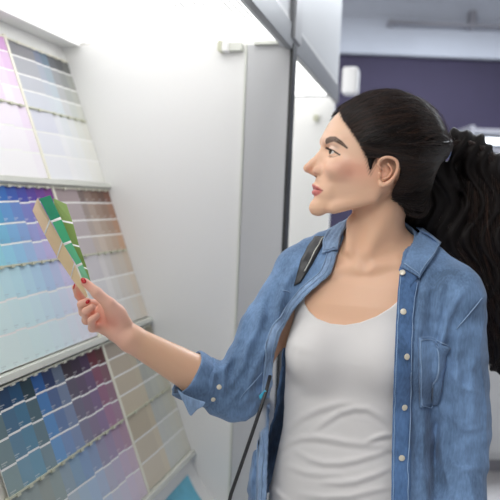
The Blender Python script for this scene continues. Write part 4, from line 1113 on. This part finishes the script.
hl = np.array(HL[1:22], float); dcum = np.r_[0, np.cumsum(np.linalg.norm(np.diff(hl, axis=0), axis=1))]
t_ = rng.uniform(0, dcum[-1], 2600); c1 = np.stack([np.interp(t_, dcum, hl[:, i]) for i in (0, 1)], 1) + rng.normal(0, .9, (2600, 2)) + (1.0, -.2)
c2 = np.stack([rng.uniform(338, 436, 1800), rng.uniform(90, 190, 1800)], 1)
cpx = np.vstack([c1, c2]); d_ = pin(cpx, HL); cpx = cpx[(d_ < 2.0)]
wp = march(hm_w, cpx, 1.0, 1.5); okm = np.abs(hm_w(wp.astype(np.float32))) < .003; Q = ((wp - H0) @ AXH.T)[okm]
flip = rng.random(len(Q)) < .33; Q[flip, 1] *= -1; NS = len(Q)
tgt = TIE + rng.normal(0, .007, (NS, 3))
path = np.zeros((NS, K, 3)); lift = rng.uniform(.0000, .0024, NS)
# walk from far outside onto the hair mass
def onto(Cp, lf):
    c0 = loc(388, 142); dr = Cp - c0; dr /= np.linalg.norm(dr, axis=1, keepdims=True); t = np.full(len(Cp), .17)
    for _ in range(30):
        dd = hairmass(c0 + dr * t[:, None]); t -= np.clip(dd - lf, -.02, .02) * .8
    return c0 + dr * t[:, None]
for k in range(K):
    te = (k / (K - 1)) ** .9; a0 = Q; c0 = loc(388, 142)
    v0 = Q - c0; v1 = tgt - c0; v0n = v0 / np.linalg.norm(v0, axis=1, keepdims=True); v1n = v1 / np.linalg.norm(v1, axis=1, keepdims=True)
    dr = v0n * (1 - te) + v1n * te; dr += np.array([0, 0, .16]) * math.sin(math.pi * te) * (v0n[:, 2:3] > -.1)
    wv = rng.normal(0, .004, (NS, 1)); dr = dr + np.stack([0 * dr[:, 0], np.sin(k * .9 + np.arange(NS)) * .012, np.cos(k * .7 + np.arange(NS) * 1.7) * .012], 1)
    path[:, k] = onto(c0 + dr, lift)
mx_ = np.array([pin(side_px(path[:, k]), HL) for k in range(K - 5)]).max(0); path = path[mx_ < 2.2]; NS = len(path)
world = H0 + path[..., :1] * FV + path[..., 1:2] * LV + path[..., 2:] * Z_
o = strands_mesh('hair_strands', to_local(world), .00042, .0004, wom, M['strand']); o.parent = wom; tag(o, kind='stuff')
# loose flyaway hairs
n2 = 70; fl = world[rng.integers(0, NS, n2)].copy(); up3 = rng.normal(0, 1, (n2, 3)) * .5 + np.array([0, 0, 1.0]); 
tt = np.linspace(0, 1, K)[None, :, None]; fl += up3[:, None, :] * np.sin(np.pi * tt * rng.uniform(.5, 1, (n2, 1, 1))) * rng.uniform(.002, .009, (n2, 1, 1))
o = strands_mesh('flyaway_hair', to_local(fl), .00036, .00015, wom, M['strand']); tag(o, kind='stuff')
# hair tie
b = MB(); c0 = HW(TIE); ax_ = -FV * .9 + Z_ * .2; ax_ /= np.linalg.norm(ax_); s1 = np.cross(ax_, Z_); s1 /= np.linalg.norm(s1); s2 = np.cross(ax_, s1)
b.tube([c0 + (s1 * math.cos(a) + s2 * math.sin(a)) * .0165 + ax_ * .004 for a in np.linspace(0, 2 * math.pi, 24)], .0052, 8); b.build('hair_tie', M['tie'], wom, True)
# ponytail
PT = [(445, 147, 1.292, .016), (457, 142, 1.305, .024), (471, 150, 1.33, .034), (482, 172, 1.36, .050), (486, 205, 1.375, .066), (487, 240, 1.385, .071), (496, 278, 1.385, .064), (504, 315, 1.375, .050), (503, 345, 1.37, .034), (497, 368, 1.365, .014)]
PTp = np.array([P(*q[:3]) for q in PT]); PTr = np.array([q[3] for q in PT])
def ptail(p):
    d = chain(p, list(PTp), list(PTr * .88), .02)
    d = smin(d, chain(p, [P(412, 178, 1.315), P(420, 208, 1.34), P(432, 232, 1.36), P(455, 252, 1.375)], [.030, .046, .048, .040], .02), .03)
    d = smin(d, chain(p, [P(424, 152, 1.30), P(434, 185, 1.335), P(446, 230, 1.37)], [.030, .044, .044], .02), .03)
    s = pj(p)
    w_ = np.sin(s[:, 0] * .42 + 3.5 * np.sin(s[:, 1] * .085)) * .004 
    return d + w_
v, f = extract(ptail, (.28, 1.22, .98), (.70, 1.50, 1.60), .0030, 1.5)
pt_o = mesh_obj('ponytail', v, f, M['hair'], wom, True)
NP, KP = 3000, 26
tc = np.linspace(0, 1, len(PTp)); th = rng.uniform(0, 2 * np.pi, NP); rr = np.sqrt(rng.uniform(.35, 1.15, NP)); ph = rng.uniform(0, 6.28, NP); endt = rng.uniform(.72, 1.0, NP)
fr_ = rng.uniform(5, 8, NP); am = rng.uniform(.003, .006, NP)
PA = np.zeros((NP, KP, 3))
for k in range(KP):
    t = endt * k / (KP - 1); c = np.stack([np.interp(t, tc, PTp[:, i]) for i in range(3)], 1); r = np.interp(t, tc, PTr)
    ofs = np.cos(th)[:, None] * RT + np.sin(th)[:, None] * (FW * .85)
    tw = np.clip(t * 6, 0, 1)
    wav = np.sin(t * fr_ * 3.1 + ph * .25)[:, None] * RT * (am * tw)[:, None] + np.cos(t * fr_ * 2.6 + ph * .25)[:, None] * FW * (am * tw)[:, None]
    PA[:, k] = c + ofs * (r * rr)[:, None] + wav
o = strands_mesh('ponytail_strands', to_local(PA), .0006, .0003, wom, M['strand']); tag(o, kind='stuff')
# side lock under the ponytail, behind the neck
NP2 = 900; L1 = np.array([P(420, 158, 1.30), P(418, 180, 1.315), P(424, 210, 1.335), P(442, 238, 1.355), P(458, 266, 1.375), P(478, 300, 1.38), (P(488, 330, 1.375))]); lr = np.array([.016, .026, .036, .038, .034, .026, .012]); tc2 = np.linspace(0, 1, 7)
th = rng.uniform(0, 2 * np.pi, NP2); rr = np.sqrt(rng.uniform(.2, 1.2, NP2)); endt = rng.uniform(.6, 1, NP2); PA = np.zeros((NP2, KP, 3)); ph = rng.uniform(0, 1.5, NP2)
for k in range(KP):
    t = endt * k / (KP - 1); c = np.stack([np.interp(t, tc2, L1[:, i]) for i in range(3)], 1); r = np.interp(t, tc2, lr)
    PA[:, k] = c + (np.cos(th)[:, None] * RT + np.sin(th)[:, None] * FW) * (r * rr)[:, None] + np.sin(t * 19 + ph)[:, None] * RT * .005
o = strands_mesh('ponytail_strands', to_local(PA), .0006, .0003, wom, M['strand']); tag(o, kind='stuff')
print('hair', _t.time() - _T)

# ------------------------------------------------------------------ the three strips held in the hand
def held(name, quads, cols, label, Ys, th=.0007):
    """quads: (left poly, right poly) outlines with the band ends traced on both long edges; Ys: depth at top-left, top-right, bottom"""
    b = MB(); Lp, Rp = quads; n = len(Lp); yl, yr, yb = Ys
    A = [P(x, y, yl + (yb - yl) * (i / (n - 1))) for i, (x, y) in enumerate(Lp)]; B_ = [P(x, y, yr + (yb - yr) * (i / (n - 1))) for i, (x, y) in enumerate(Rp)]
    for i in range(n - 1):
        V = [A[i], B_[i], B_[i + 1], A[i + 1]]; nn = np.cross(V[1] - V[0], V[3] - V[0]); nn /= np.linalg.norm(nn); nn = nn if nn @ FW < 0 else -nn
        W2 = [q - nn * th for q in V]; b.add(V + W2, [(0, 3, 2, 1), (4, 5, 6, 7), (0, 1, 5, 4), (1, 2, 6, 5), (2, 3, 7, 6), (3, 0, 4, 7)], cols[i])
    o = b.build('paint_strip', M['strip'], colors=True); return tag(o, label, 'paint strip', 'paint strips held in the hand')
Wt = S(248, 248, 246)
held('olive', ([(53, 198), (58.5, 219.5), (59.5, 221.5), (69, 243), (70, 245), (78, 264.5), (78.6, 266), (86, 284)], [(66.4, 204.2), (72.6, 222), (73.2, 224), (79, 245.6), (79.8, 247.4), (87, 268.0), (87.6, 269.6), (90.5, 281)]),
     [S(160, 188, 112), Wt, S(146, 174, 94), Wt, S(140, 168, 86), Wt, S(156, 188, 108)], 'olive green paint strip at the back of the fan held in the hand', (1.200, 1.212, 1.186))
held('green', ([(39.4, 198.8), (51, 220.6), (52.4, 222.4), (63.2, 243.2), (64.4, 245.6), (76.6, 264.8), (77.6, 267), (84.5, 284)], [(50.2, 195.2), (60.4, 216.8), (61.6, 219.4), (70.6, 240.4), (71.6, 242.6), (81.8, 262.4), (82.6, 264.6), (91.5, 284)]),
     [S(22, 146, 106), Wt, S(74, 186, 132), Wt, S(104, 198, 148), Wt, S(136, 212, 170)], 'green paint strip in the middle of the fan held in the hand', (1.172, 1.192, 1.180))
held('tan', ([(32.6, 210.6), (44.2, 233.4), (45, 235), (56.6, 256), (57.4, 257.8), (70.4, 276.6), (71.2, 278.4), (85.8, 297.6)], [(37.6, 198), (49.4, 219.0), (50.4, 221), (61.6, 240.8), (62.6, 242.8), (74, 262.6), (74.8, 264.4), (87.6, 296)]),
     [S(232, 206, 172), Wt, S(229, 203, 164), Wt, S(232, 207, 164), Wt, S(236, 213, 170)], 'tan paint strip in front of the fan held in the hand', (1.158, 1.176, 1.178))
